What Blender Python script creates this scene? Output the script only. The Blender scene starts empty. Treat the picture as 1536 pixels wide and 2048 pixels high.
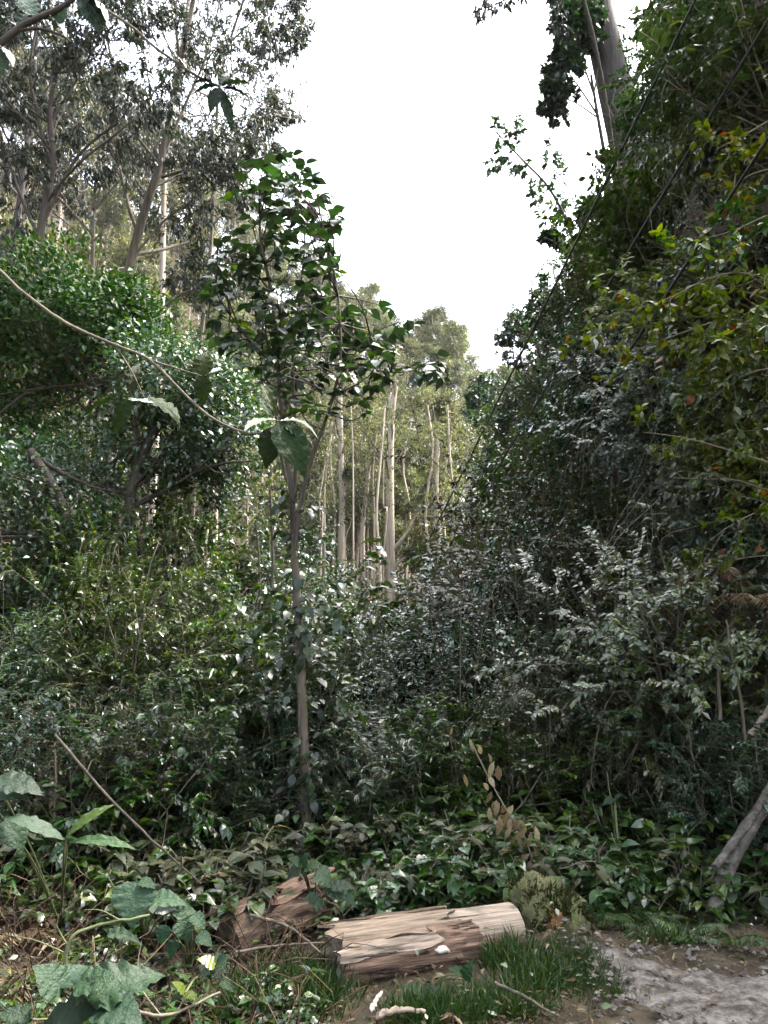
import bpy, math, random
import numpy as np
from mathutils import Matrix

# ------------------------------------------------------------------ camera, sky, sun, exposure
SC = bpy.context.scene
COL = SC.collection
R = math.radians
PITCH, FPX, CAMZ = R(10.0), 1577.0, 1.6
cam = bpy.data.cameras.new('camera')
cam.sensor_fit = 'VERTICAL'; cam.sensor_height = 24.0; cam.lens = 24.0 * FPX / 2048.0
cam.clip_start = 0.05; cam.clip_end = 3000.0
camo = bpy.data.objects.new('camera', cam); COL.objects.link(camo)
camo.location = (0, 0, CAMZ); camo.rotation_euler = (R(90) + PITCH, 0, 0)
SC.camera = camo

SUN_EL, SUN_AZ = R(58), R(62)           # azimuth from +Y (view direction), positive = right
world = bpy.data.worlds.new('World'); SC.world = world; world.use_nodes = True
wn, wl = world.node_tree.nodes, world.node_tree.links
sky = wn.new('ShaderNodeTexSky'); sky.sky_type = 'NISHITA'; sky.sun_disc = False
sky.sun_elevation = SUN_EL; sky.sun_rotation = SUN_AZ
sky.air_density = 1.0; sky.dust_density = 6.0; sky.ozone_density = 1.0
hs = wn.new('ShaderNodeHueSaturation'); hs.inputs['Saturation'].default_value = 0.6
bg = wn['Background']; bg.inputs['Strength'].default_value = 0.15
wl.new(sky.outputs[0], hs.inputs['Color']); wl.new(hs.outputs[0], bg.inputs['Color'])

sun = bpy.data.lights.new('sun', 'SUN'); sun.energy = 2.1; sun.angle = R(6); sun.color = (1.0, 0.96, 0.9)
suno = bpy.data.objects.new('sun', sun); COL.objects.link(suno)
suno.location = (40, 10, 60)
sd = np.array([math.sin(SUN_AZ) * math.cos(SUN_EL), math.cos(SUN_AZ) * math.cos(SUN_EL), math.sin(SUN_EL)])
from mathutils import Vector
suno.rotation_euler = Vector(sd).to_track_quat('Z', 'Y').to_euler()

vs = SC.view_settings
vs.view_transform = 'Standard'; vs.look = 'None'; vs.exposure = 3.2; vs.gamma = 1.0; vs.use_curve_mapping = False
cy = SC.cycles
cy.max_bounces = 5; cy.diffuse_bounces = 2; cy.glossy_bounces = 2; cy.transmission_bounces = 3; cy.volume_bounces = 0
cy.use_adaptive_sampling = True; cy.adaptive_threshold = 0.02
cy.transparent_max_bounces = 4; cy.use_denoising = True; cy.denoiser = 'OPENIMAGEDENOISE'; cy.denoising_prefilter = 'ACCURATE'; cy.caustics_reflective = False; cy.caustics_refractive = False
cy.sample_clamp_indirect = 6.0

# ------------------------------------------------------------------ helpers
UP = np.array([0.0, 0.0, 1.0])
CP, SP = math.cos(PITCH), math.sin(PITCH)


def P(px, py, y):
    """World point seen at photo pixel (px, py) on the plane `y` metres ahead."""
    a, b = (px - 768.0) / FPX, (1024.0 - py) / FPX
    d = np.array([a, CP - b * SP, SP + b * CP])
    return np.array([0, 0, CAMZ]) + d * (y / d[1])


def unit(v):
    v = np.asarray(v, float)
    return v / (np.linalg.norm(v, axis=-1, keepdims=True) + 1e-9)


def sstep(t):
    t = np.clip(t, 0, 1)
    return t * t * (3 - 2 * t)


def vnoise(x, y, s=1.0, k=0):
    """smooth pseudo noise from summed sines, roughly -1..1"""
    x = np.asarray(x, float) / s; y = np.asarray(y, float) / s
    return (np.sin(1.3 * x + 2.1 * y + 1.7 * k) + np.sin(2.7 * x - 1.9 * y + 4.1 * k + 1) * .7 +
            np.sin(-3.9 * x + 4.3 * y + 2.3 * k + 2) * .45 + np.sin(7.1 * x + 6.3 * y + .7 * k) * .25) / 2.4


def foot(y):
    y = np.asarray(y, float)
    return np.where(y >= 7, 2.25 + 0.022 * (y - 7), 2.25 + (7 - y) * 1.1)


def ground_h(x, y):
    x = np.asarray(x, float); y = np.asarray(y, float)
    base = (0.03 * vnoise(x, y, 1.1) + 0.10 * vnoise(x, y, 3.7, 2)) * sstep((np.hypot(x - .3, y - 4.6) - .6) / 2.5)
    base = base + 0.16 * np.clip(-x - 1.2, 0, 12) + 0.012 * np.clip(y - 6, 0, 60)
    base = base + .15 * np.exp(-((x - .95) ** 2 / .06 + (y - 4.5) ** 2 / .10))
    pathm = sstep((x - 1.3) / 0.5) * sstep((6.2 - y) / 1.0)
    base = base * (1 - 0.75 * pathm)
    s = -0.75 * x + 0.8 * y
    hill = (42 + 16 * sstep((-x - 4) / 36)) * sstep((s - 40) / 65) + 2.2 * vnoise(x, y, 14, 1) * sstep((s - 40) / 20)
    H = 10.4 * (1 - sstep((y - 38) / 38)) * sstep((y + 30) / 20)
    H = H * (1 + .10 * vnoise(y, x * .3, 3.1, 8))
    u = (x - foot(y) + 0.25 * vnoise(y, x, 2.3, 3) + .4 * vnoise(y, x * .2, 4.3, 6) * sstep((y - 9) / 4)) / 2.6
    bank = H * sstep(u * 0.93 + 0.02) + np.clip(u - 1, 0, 12) * 0.8 * H / 10.4
    bank = bank + 0.25 * vnoise(x * 1.3, y, 1.5, 5) * sstep(u * 2) * (H / 10.4)
    return np.maximum(base + np.maximum(bank, 0), hill + base)


def gh(x, y):
    return float(ground_h(x, y))


def march(px, py, gap=.25):
    """where the line of sight through a photo pixel meets the terrain, less a gap"""
    y = 3.0
    while y < 40:
        q = P(px, py, y)
        if q[2] < gh(q[0], q[1]): break
        y += .04
    return y - gap


class MB:
    """collects vertices and faces of one mesh"""
    def __init__(s):
        s.v, s.li, s.ls, s.rnd, s.uv = [], [], [], [], []
        s.nv = 0; s.nl = 0

    def add(s, V, F, rnd=0.5, uv=None):
        V = np.asarray(V, float).reshape(-1, 3); F = np.asarray(F, int)
        if len(V) == 0 or len(F) == 0:
            return
        k = F.shape[1]
        s.v.append(V); s.li.append((F + s.nv).ravel())
        s.ls.append(s.nl + np.arange(len(F)) * k); s.nl += F.size
        s.rnd.append(np.broadcast_to(np.asarray(rnd, float), (len(V),)).copy())
        s.uv.append(np.zeros((len(V), 3)) if uv is None else np.asarray(uv, float))
        s.nv += len(V)

    def mesh(s, name, mat, smooth=True, off=None):
        me = bpy.data.meshes.new(name)
        V = np.concatenate(s.v)
        if off is not None:
            V = V - np.asarray(off)
        li = np.concatenate(s.li); ls = np.concatenate(s.ls)
        me.vertices.add(len(V)); me.vertices.foreach_set('co', V.astype(np.float32).ravel())
        me.loops.add(len(li)); me.loops.foreach_set('vertex_index', li.astype(np.int32))
        me.polygons.add(len(ls)); me.polygons.foreach_set('loop_start', ls.astype(np.int32))
        me.polygons.foreach_set('use_smooth', np.full(len(ls), smooth))
        a = me.attributes.new('rnd', 'FLOAT', 'POINT'); a.data.foreach_set('value', np.concatenate(s.rnd).astype(np.float32))
        a = me.attributes.new('luv', 'FLOAT_VECTOR', 'POINT'); a.data.foreach_set('vector', np.concatenate(s.uv).astype(np.float32).ravel())
        me.update(calc_edges=True)
        if mat:
            me.materials.append(M[mat])
        return me


def link(name, data, parent=None, loc=(0, 0, 0)):
    o = bpy.data.objects.new(name, data); COL.objects.link(o)
    o.location = loc
    if parent:
        o.parent = parent
    return o


def tag(o, label=None, cat=None, group=None, kind=None):
    for k, v in (('label', label), ('category', cat), ('group', group), ('kind', kind)):
        if v:
            o[k] = v
    return o


def thing(name, label, cat, loc=(0, 0, 0), group=None):
    return tag(link(name, None, None, tuple(float(c) for c in loc)), label, cat, group)


def copy_tree(o, loc, rz=0.0, sc=1.0, label=None, group=None, tilt=(0, 0)):
    r = o.copy(); COL.objects.link(r)
    r.location = loc; r.rotation_euler = (tilt[0], tilt[1], rz)
    r.scale = (sc, sc, sc) if np.isscalar(sc) else sc
    if label: r['label'] = label
    if group: r['group'] = group
    for ch in o.children:
        c = ch.copy(); COL.objects.link(c); c.parent = r
        for g in ch.children:
            d = g.copy(); COL.objects.link(d); d.parent = c
    return r


def tube(mb, pts, rad, sides=6, rnd=0.5, cap=False, rough=0.0, rng=None):
    pts = np.asarray(pts, float); rad = np.broadcast_to(np.asarray(rad, float), (len(pts),))
    t = unit(np.gradient(pts, axis=0))
    ref = np.array([1.0, 0, 0]) if abs(t[:, 0]).mean() < 0.8 else np.array([0, 1.0, 0])
    a = unit(np.cross(t, ref)); b = np.cross(t, a)
    th = np.linspace(0, 2 * np.pi, sides, endpoint=False)
    rr = np.repeat(rad[:, None], sides, 1)
    if rough and rng is not None:
        rr = rr * (1 + rng.normal(0, rough, rr.shape))
    V = pts[:, None] + rr[..., None] * (np.cos(th)[None, :, None] * a[:, None] + np.sin(th)[None, :, None] * b[:, None])
    n = len(pts)
    i = np.arange(n - 1)[:, None] * sides; j = np.arange(sides)[None]; j2 = (j + 1) % sides
    F = np.stack([i + j, i + j2, i + sides + j2, i + sides + j], -1).reshape(-1, 4)
    L = np.linspace(0, 1, n)
    uv = np.zeros((n, sides, 3)); uv[..., 0] = th / 6.283; uv[..., 1] = L[:, None]
    mb.add(V.reshape(-1, 3), F, rnd, uv.reshape(-1, 3))
    if cap:
        for e in (0, n - 1):
            Vc = np.vstack([V[e], pts[e][None]])
            Fc = np.array([[k, (k + 1) % sides, sides] for k in range(sides)])
            mb.add(Vc, Fc if e else Fc[:, ::-1], rnd)


def smooth_path(pts, n=16):
    """Catmull-Rom resampling of a polyline"""
    p = np.asarray(pts, float)
    q = np.vstack([2 * p[0] - p[1], p, 2 * p[-1] - p[-2]])
    out = []
    ts = np.linspace(0, len(p) - 1 - 1e-6, n)
    for t in ts:
        i = int(t); f = t - i
        a, b, c, d = q[i], q[i + 1], q[i + 2], q[i + 3]
        out.append(.5 * (2 * b + (c - a) * f + (2 * a - 5 * b + 4 * c - d) * f * f + (3 * b - a - 3 * c + d) * f ** 3))
    return np.array(out)


def leaf_template(rows, fold=0.15, droop=0.15, wave=0.0):
    """rows: (t, halfwidth); leaf along +Y from 0 to 1, folded on the midrib, tip drooping"""
    V, uv, F = [], [], []
    idx = []
    for k, (t, w) in enumerate(rows):
        z = -droop * t * t
        if w < 1e-4:
            idx.append([len(V)] * 3); V.append((0, t, z)); uv.append((0, t, 0))
        else:
            wz = wave * math.sin(k * 2.4)
            idx.append([len(V), len(V) + 1, len(V) + 2])
            V += [(-w, t - .02, z + fold * w + wz * w), (0, t, z), (w, t - .02, z + fold * w - wz * w)]
            uv += [(-1, t, 0), (0, t, 0), (1, t, 0)]
    for a, b in zip(idx[:-1], idx[1:]):
        for s in (0, 1):
            q = [a[s], a[s + 1], b[s + 1], b[s]]
            u = []
            for c in q:
                if c not in u: u.append(c)
            if len(u) == 3: F.append(u)
            elif len(u) == 4: F += [[u[0], u[1], u[2]], [u[0], u[2], u[3]]]
    return np.array(V, float), np.array(F, int), np.array(uv, float)


T_DIAM = leaf_template([(0, 0), (.45, .26), (1, 0)], .25, .2)                       # 4 triangles
T_OVATE = leaf_template([(0, 0), (.28, .22), (.62, .2), (1, 0)], .25, .25)           # 8
T_LANCE = leaf_template([(0, 0), (.35, .11), (1, 0)], .3, .25)                       # 4
T_FAR = (np.array([(0, 0, 0), (-.3, .5, .05), (0, 1, -.1), (.3, .5, .05)], float), np.array([[0, 1, 2], [0, 2, 3]]),
         np.array([(0, 0, 0), (-1, .5, 0), (0, 1, 0), (1, .5, 0)], float))
T_HEART = leaf_template([(0, 0), (.04, .2), (.16, .33), (.34, .37), (.52, .32), (.7, .22), (.86, .1), (1, 0)], .22, .3, .12)
T_BROAD = leaf_template([(0, 0), (.06, .1), (.2, .24), (.38, .31), (.55, .29), (.72, .2), (.88, .09), (1, 0)], .2, .35, .08)
T_LONG = leaf_template([(0, 0), (.08, .05), (.25, .14), (.45, .19), (.65, .17), (.83, .09), (1, 0)], .25, .3, .06)


def leaf_hi(prof, nr=11, nc=3, fold=.2, droop=.3, wave=.05, serr=.0, curl=.1, seed=0):
    """finer leaf: side-vein corrugation, wavy toothed margin, curled tip"""
    rg = np.random.default_rng(seed)
    V, uv, F = [], [], []
    ts = np.linspace(0, 1, nr)
    for k, t in enumerate(ts):
        w = np.interp(t, [p[0] for p in prof], [p[1] for p in prof]) + 1e-4
        w *= 1 + serr * (1 if k % 2 else -1)
        for c in range(-nc, nc + 1):
            a = c / nc
            z = -droop * t * t - curl * max(0, t - .6) ** 2 * 3 + fold * abs(a) * w - curl * .35 * a * a * w
            z += wave * w * abs(a) * math.sin(k * 1.9 + (c > 0) * 1.3 + seed) + .012 * math.sin(k * 3.1416) * abs(a)
            V.append((a * w, t - .10 * abs(a) * w * (1 - t) + .05 * abs(a) * w, z + rg.normal(0, .004))); uv.append((a, t, 0))
    m = 2 * nc + 1
    for k in range(nr - 1):
        for c in range(m - 1):
            q = k * m + c
            F += [[q, q + 1, q + m + 1], [q, q + m + 1, q + m]]
    return np.array(V), np.array(F, int), np.array(uv)


P_HEART = [(0, .02), (.03, .2), (.12, .32), (.3, .37), (.5, .32), (.7, .21), (.87, .09), (1, 0)]
P_BROAD = [(0, .01), (.08, .12), (.2, .24), (.38, .31), (.55, .29), (.72, .2), (.88, .09), (1, 0)]
P_LONG = [(0, .01), (.1, .06), (.25, .14), (.45, .19), (.65, .17), (.83, .09), (1, 0)]
HI = {}


def frames(d, nrm):
    y = unit(d); x = unit(np.cross(y, nrm)); z = np.cross(x, y)
    return x, y, z


def scatter(mb, T, pos, d, nrm, size, rng, wid=1.0):
    pos = np.asarray(pos, float)
    if len(pos) == 0: return
    V, F, uv = T
    x, y, z = frames(d, nrm)
    s = np.broadcast_to(np.asarray(size, float), (len(pos),))[:, None, None]
    w = np.broadcast_to(np.asarray(wid, float), (len(pos),))[:, None, None]
    W = pos[:, None] + s * (V[None, :, 0:1] * w * x[:, None] + V[None, :, 1:2] * y[:, None] + V[None, :, 2:3] * z[:, None])
    n, k = len(pos), len(V)
    FF = (F[None] + (np.arange(n) * k)[:, None, None]).reshape(-1, 3)
    mb.add(W.reshape(-1, 3), FF, np.repeat(rng.random(n), k), np.tile(uv, (n, 1)))


def leaf_obj(name, me, parent, base, d, nrm, size, wid=1.0, off=(0, 0, 0), label=None):
    x, y, z = frames(np.asarray(d, float)[None], np.asarray(nrm, float)[None])
    x, y, z = x[0] * size * wid, y[0] * size, z[0] * size
    p = np.asarray(base) - np.asarray(off)
    o = bpy.data.objects.new(name, me); COL.objects.link(o); o.parent = parent
    o.matrix_local = Matrix(((x[0], y[0], z[0], p[0]), (x[1], y[1], z[1], p[1]), (x[2], y[2], z[2], p[2]), (0, 0, 0, 1)))
    if label: o['label'] = label
    return o


def grow(rng, p, d, L, r, lev, S, out):
    s = S[lev]; n = s.get('seg', 5)
    pts = [np.asarray(p, float)]; dd = np.asarray(d, float)
    for _ in range(n):
        dd = unit(dd + rng.normal(0, s.get('wob', .12), 3) + UP * s.get('up', 0.0))
        pts.append(pts[-1] + dd * L / n)
    pts = np.array(pts); rad = np.linspace(r, r * s.get('tap', .3), n + 1)
    out.append((lev, pts, rad))
    kids(rng, pts, rad, L, lev, S, out)


def kids(rng, pts, rad, L, lev, S, out):
    s = S[lev]; n = len(pts) - 1
    if lev + 1 >= len(S): return
    az = rng.random() * 6.28
    for k in range(s['n']):
        t = s.get('t0', .25) + (1 - s.get('t0', .25)) * (k + rng.random()) / s['n']
        f = min(t * n, n - 1e-3); i = int(f); f -= i
        pp = pts[i] * (1 - f) + pts[i + 1] * f; ax = unit(pts[i + 1] - pts[i])
        az += 2.4 + rng.normal(0, .4)
        q = unit(np.cross(ax, [.3, .9, .2])); q2 = np.cross(ax, q)
        pr = q * math.cos(az) + q2 * math.sin(az)
        an = s.get('ang', .8) * rng.uniform(.7, 1.3)
        cd = ax * math.cos(an) + pr * math.sin(an)
        cl = L * s.get('len', .5) * (1.2 - s.get('api', .6) * t) * rng.uniform(.7, 1.2)
        rr = (rad[i] * (1 - f) + rad[i + 1] * f) * s.get('rr', .55)
        grow(rng, pp, cd, cl, rr, lev + 1, S, out)


def leaf_sites(rng, out, levs, per, t0=.15, spread=.85, droop=.15, upn=1.0, planar=0.0):
    ps, ds, ns = [], [], []
    for lev, pts, rad in out:
        if lev not in levs: continue
        n = len(pts) - 1
        t = rng.uniform(t0, 1, per) * n
        i = np.minimum(t.astype(int), n - 1); f = (t - i)[:, None]
        p = pts[i] * (1 - f) + pts[i + 1] * f
        ax = unit(pts[i + 1] - pts[i])
        pr = unit(np.cross(ax, rng.normal(0, 1, (per, 3))))
        if planar:
            fl = unit(np.cross(ax, UP) + 1e-4) * rng.choice([-1.0, 1.0], (per, 1))
            pr = unit(pr * (1 - planar) + fl * planar)
        d = unit(ax * .6 + pr * spread - UP * droop)
        ps.append(p); ds.append(d); ns.append(unit(UP * upn + rng.normal(0, .45 if not planar else .24, (per, 3))))
    if not ps: return np.zeros((0, 3)), np.zeros((0, 3)), np.zeros((0, 3))
    return np.vstack(ps), np.vstack(ds), np.vstack(ns)


def wood_mesh(name, out, mat, maxlev=9, off=None, sides=(8, 5, 4, 3, 3)):
    mb = MB()
    for lev, pts, rad in out:
        if lev <= maxlev:
            tube(mb, pts, np.maximum(rad, .0025 if off is None or off[1] < 12 else .011 if off[1] > 16.5 else .007), sides[min(lev, len(sides) - 1)])
    return mb.mesh(name, mat, True, off)


# ------------------------------------------------------------------ materials
M = {}


def nodes(name):
    m = bpy.data.materials.new(name); m.use_nodes = True; M[name] = m
    nt = m.node_tree
    return m, nt.nodes, nt.links, nt.nodes['Principled BSDF'], nt.nodes['Material Output']


def ramp(n, l, src, stops):
    r = n.new('ShaderNodeValToRGB')
    e = r.color_ramp.elements
    e[0].position, e[0].color = stops[0][0], (*stops[0][1], 1)
    e[1].position, e[1].color = stops[-1][0], (*stops[-1][1], 1)
    for p, c in stops[1:-1]:
        q = e.new(p); q.color = (*c, 1)
    l.new(src, r.inputs[0])
    return r.outputs[0]


def math_node(n, l, op, a, b=None):
    m = n.new('ShaderNodeMath'); m.operation = op
    for i, s in enumerate((a, b)):
        if s is None: continue
        if isinstance(s, (int, float)): m.inputs[i].default_value = s
        else: l.new(s, m.inputs[i])
    return m.outputs[0]


def leaf_mat(name, stops, trans=.3, rough=.42, spec=.5, tint=(1.5, 1.5, .5), veins=False, gain=.56):
    m, n, l, b, o = nodes(name)
    a = n.new('ShaderNodeAttribute'); a.attribute_name = 'rnd'
    oi = n.new('ShaderNodeObjectInfo')
    f = math_node(n, l, 'FRACT', math_node(n, l, 'ADD', a.outputs['Fac'], oi.outputs['Random']))
    col = ramp(n, l, f, stops)
    hv = n.new('ShaderNodeHueSaturation'); l.new(col, hv.inputs['Color'])
    l.new(math_node(n, l, 'ADD', math_node(n, l, 'MULTIPLY', math_node(n, l, 'FRACT', math_node(n, l, 'MULTIPLY', oi.outputs['Random'], 7.13)), .05), .478), hv.inputs['Hue'])
    l.new(math_node(n, l, 'ADD', math_node(n, l, 'MULTIPLY', math_node(n, l, 'FRACT', math_node(n, l, 'MULTIPLY', oi.outputs['Random'], 3.71)), .6 * gain), .62 * gain), hv.inputs['Value'])
    hv.inputs['Saturation'].default_value = 1.3
    col = hv.outputs[0]
    if veins:
        u = n.new('ShaderNodeAttribute'); u.attribute_name = 'luv'
        sp = n.new('ShaderNodeSeparateXYZ'); l.new(u.outputs['Vector'], sp.inputs[0])
        ax = math_node(n, l, 'ABSOLUTE', sp.outputs[0])
        mid = math_node(n, l, 'LESS_THAN', ax, .05)
        k = math_node(n, l, 'SUBTRACT', math_node(n, l, 'MULTIPLY', sp.outputs[1], 9.0), math_node(n, l, 'MULTIPLY', ax, 2.2))
        k = math_node(n, l, 'FRACT', k)
        k = math_node(n, l, 'LESS_THAN', k, .13)
        v = math_node(n, l, 'MAXIMUM', mid, math_node(n, l, 'MULTIPLY', k, .6))
        mx = n.new('ShaderNodeMix'); mx.data_type = 'RGBA'
        l.new(math_node(n, l, 'MULTIPLY', v, .28), mx.inputs[0]); l.new(col, mx.inputs[6])
        lt = n.new('ShaderNodeMix'); lt.data_type = 'RGBA'; lt.blend_type = 'MULTIPLY'; lt.inputs[0].default_value = 1
        l.new(col, lt.inputs[6]); lt.inputs[7].default_value = (2.1, 1.9, 1.7, 1)
        l.new(lt.outputs[2], mx.inputs[7]); col = mx.outputs[2]
        ns = n.new('ShaderNodeTexNoise'); ns.inputs['Scale'].default_value = 14
        tc = n.new('ShaderNodeTexCoord'); l.new(tc.outputs['Object'], ns.inputs[0])
        bp = n.new('ShaderNodeBump'); bp.inputs['Strength'].default_value = .5; bp.inputs['Distance'].default_value = .02
        h = math_node(n, l, 'ADD', math_node(n, l, 'MULTIPLY', ns.outputs[0], .6), v)
        l.new(h, bp.inputs['Height']); l.new(bp.outputs[0], b.inputs['Normal'])
    l.new(col, b.inputs['Base Color']); b.inputs['Roughness'].default_value = rough
    b.inputs['Specular IOR Level'].default_value = spec
    if spec > .55:
        b.inputs['Coat Weight'].default_value = .25; b.inputs['Coat Roughness'].default_value = .16; b.inputs['Coat IOR'].default_value = 1.5
    tr = n.new('ShaderNodeBsdfTranslucent')
    tm = n.new('ShaderNodeMix'); tm.data_type = 'RGBA'; tm.blend_type = 'MULTIPLY'; tm.inputs[0].default_value = 1
    l.new(col, tm.inputs[6]); tm.inputs[7].default_value = (*tint, 1)
    l.new(tm.outputs[2], tr.inputs[0])
    ms = n.new('ShaderNodeMixShader'); ms.inputs[0].default_value = trans
    l.new(b.outputs[0], ms.inputs[1]); l.new(tr.outputs[0], ms.inputs[2]); l.new(ms.outputs[0], o.inputs[0])
    return m


def wood_mat(name, stops, scale=(9, 9, 1.2), bump=.6, rough=.85, dist=.02, extra=None, crack=None):
    m, n, l, b, o = nodes(name)
    tc = n.new('ShaderNodeTexCoord'); mp = n.new('ShaderNodeMapping'); mp.inputs['Scale'].default_value = scale
    l.new(tc.outputs['Object'], mp.inputs[0])
    a = n.new('ShaderNodeTexNoise'); a.inputs['Scale'].default_value = 1.6; a.inputs['Detail'].default_value = 8; a.inputs['Roughness'].default_value = .65
    l.new(mp.outputs[0], a.inputs[0])
    c = ramp(n, l, a.outputs[0], stops)
    if extra:
        g = n.new('ShaderNodeTexNoise'); g.inputs['Scale'].default_value = extra[2]; g.inputs['Detail'].default_value = 5
        l.new(tc.outputs['Object'], g.inputs[0])
        f = ramp(n, l, g.outputs[0], [(extra[1], (0, 0, 0)), (extra[1] + .12, (1, 1, 1))])
        mx = n.new('ShaderNodeMix'); mx.data_type = 'RGBA'
        l.new(f, mx.inputs[0]); l.new(c, mx.inputs[6]); mx.inputs[7].default_value = (*extra[0], 1); c = mx.outputs[2]
    hgt = a.outputs[0]
    if crack:
        m2 = n.new('ShaderNodeMapping'); m2.inputs['Scale'].default_value = crack[0]; l.new(tc.outputs['Object'], m2.inputs[0])
        g2 = n.new('ShaderNodeTexNoise'); g2.inputs['Scale'].default_value = 1.0; g2.inputs['Detail'].default_value = 6; g2.inputs['Roughness'].default_value = .7
        l.new(m2.outputs[0], g2.inputs[0])
        f2 = ramp(n, l, g2.outputs[0], [(crack[1], (0, 0, 0)), (crack[1] + .05, (1, 1, 1))])
        mx = n.new('ShaderNodeMix'); mx.data_type = 'RGBA'
        l.new(f2, mx.inputs[0]); mx.inputs[6].default_value = (*crack[2], 1); l.new(c, mx.inputs[7]); c = mx.outputs[2]
        hgt = math_node(n, l, 'ADD', math_node(n, l, 'MULTIPLY', a.outputs[0], .6), math_node(n, l, 'MULTIPLY', f2, .5))
    l.new(c, b.inputs['Base Color']); b.inputs['Roughness'].default_value = rough; b.inputs['Specular IOR Level'].default_value = .25
    bp = n.new('ShaderNodeBump'); bp.inputs['Strength'].default_value = bump; bp.inputs['Distance'].default_value = dist
    l.new(hgt, bp.inputs['Height']); l.new(bp.outputs[0], b.inputs['Normal'])
    return m


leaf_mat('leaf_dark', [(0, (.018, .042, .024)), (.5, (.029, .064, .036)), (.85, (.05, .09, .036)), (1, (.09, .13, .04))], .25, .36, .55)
leaf_mat('leaf_mid', [(0, (.03, .055, .018)), (.5, (.05, .09, .028)), (.85, (.075, .125, .035)), (1, (.14, .17, .04))], .32, .32, .7)
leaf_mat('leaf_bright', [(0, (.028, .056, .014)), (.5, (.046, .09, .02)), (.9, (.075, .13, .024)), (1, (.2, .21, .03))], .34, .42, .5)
leaf_mat('leaf_dome', [(0, (.016, .036, .008)), (.5, (.026, .056, .011)), (.9, (.042, .084, .014)), (1, (.09, .12, .016))], .22, .55, .2, gain=.54)
leaf_mat('leaf_gloss', [(0, (.032, .07, .045)), (.5, (.052, .105, .064)), (.9, (.09, .15, .08)), (1, (.14, .19, .07))], .24, .27, .7)
leaf_mat('leaf_yellow', [(0, (.06, .085, .012)), (.4, (.11, .145, .016)), (.8, (.165, .185, .02)), (.97, (.18, .17, .02)), (1, (.3, .15, .02))], .42, .45, .4, (1.3, 1.5, .4))
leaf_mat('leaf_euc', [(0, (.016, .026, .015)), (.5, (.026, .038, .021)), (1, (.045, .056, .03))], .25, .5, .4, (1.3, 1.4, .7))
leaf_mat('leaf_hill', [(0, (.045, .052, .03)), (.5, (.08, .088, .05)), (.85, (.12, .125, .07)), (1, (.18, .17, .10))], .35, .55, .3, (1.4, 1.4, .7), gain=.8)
leaf_mat('leaf_drab', [(0, (.028, .034, .017)), (.5, (.048, .058, .028)), (.85, (.075, .082, .04)), (1, (.15, .12, .065))], .25, .5, .4, (1.3, 1.2, .7))
leaf_mat('leaf_dry', [(0, (.05, .033, .02)), (.5, (.11, .075, .048)), (.85, (.2, .15, .10)), (1, (.34, .28, .2))], .3, .6, .3, (1.2, 1.0, .7))
leaf_mat('leaf_tan', [(0, (.2, .155, .095)), (.5, (.29, .24, .16)), (1, (.38, .33, .23))], .35, .6, .3, (1.2, 1.0, .6))
leaf_mat('leaf_orange', [(0, (.2, .04, .015)), (.5, (.27, .085, .015)), (1, (.32, .16, .02))], .4, .5, .4, (1.3, 1.0, .6))
leaf_mat('broad_leaf', [(0, (.014, .036, .015)), (.5, (.022, .052, .022)), (1, (.036, .07, .028))], .3, .6, .3, (1.3, 1.5, .6), True)
leaf_mat('broad_leaf_pale', [(0, (.026, .052, .028)), (.5, (.042, .075, .04)), (1, (.065, .10, .058))], .3, .6, .3, (1.2, 1.3, .8), True)
leaf_mat('broad_leaf_yellow', [(0, (.10, .14, .02)), (.5, (.15, .19, .03)), (1, (.2, .22, .04))], .45, .5, .4, (1.5, 1.5, .5), True)
leaf_mat('leaf_underside', [(0, (.42, .46, .44)), (1, (.55, .58, .56))], .3, .4, .6, (1.0, 1.05, .9), True)
leaf_mat('olive_leaf', [(0, (.014, .026, .008)), (.5, (.022, .036, .01)), (1, (.036, .052, .012))], .15, .7, .15, (1.3, 1.4, .5), True)
leaf_mat('thick_leaf', [(0, (.018, .03, .018)), (.5, (.025, .045, .024)), (1, (.035, .06, .03))], .06, .5, .3, (1.3, 1.4, .5), True)
leaf_mat('tree_leaf', [(0, (.018, .034, .020)), (.5, (.028, .052, .026)), (.9, (.042, .075, .028)), (1, (.10, .14, .028))], .22, .38, .5, (1.5, 1.7, .5), True)
leaf_mat('grass', [(0, (.022, .05, .012)), (.5, (.036, .075, .018)), (.85, (.06, .10, .025)), (1, (.16, .15, .06))], .3, .5, .4, gain=.55)
leaf_mat('leaf_moss', [(0, (.03, .03, .01)), (.5, (.05, .055, .016)), (1, (.08, .085, .025))], .3, .7, .2)
leaf_mat('fern', [(0, (.045, .085, .03)), (.5, (.07, .12, .045)), (1, (.11, .16, .06))], .35, .45, .5)
wood_mat('bark_dark', [(.3, (.018, .014, .010)), (.6, (.05, .04, .03)), (.8, (.09, .075, .06))])
wood_mat('bark_brown', [(.3, (.035, .028, .019)), (.55, (.085, .07, .048)), (.8, (.17, .145, .105))])
wood_mat('bark_euc', [(.3, (.024, .02, .018)), (.5, (.05, .043, .039)), (.75, (.09, .079, .072))], (5, 5, .7), .9, .9, .05)
wood_mat('bark_pale', [(.3, (.15, .115, .085)), (.5, (.32, .265, .20)), (.75, (.5, .44, .35))], (3, 3, .25), .5)
wood_mat('bark_lichen', [(.3, (.03, .026, .02)), (.5, (.075, .066, .054)), (.75, (.15, .14, .12))], (14, 14, 14), 1.0, .95, .03, ((.05, .062, .03), .56, 11))
wood_mat('twig', [(.3, (.06, .05, .035)), (.7, (.15, .125, .09))], (20, 20, 20), .2)
wood_mat('twig_green', [(.3, (.045, .06, .02)), (.7, (.09, .10, .045))], (20, 20, 20), .2)
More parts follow.
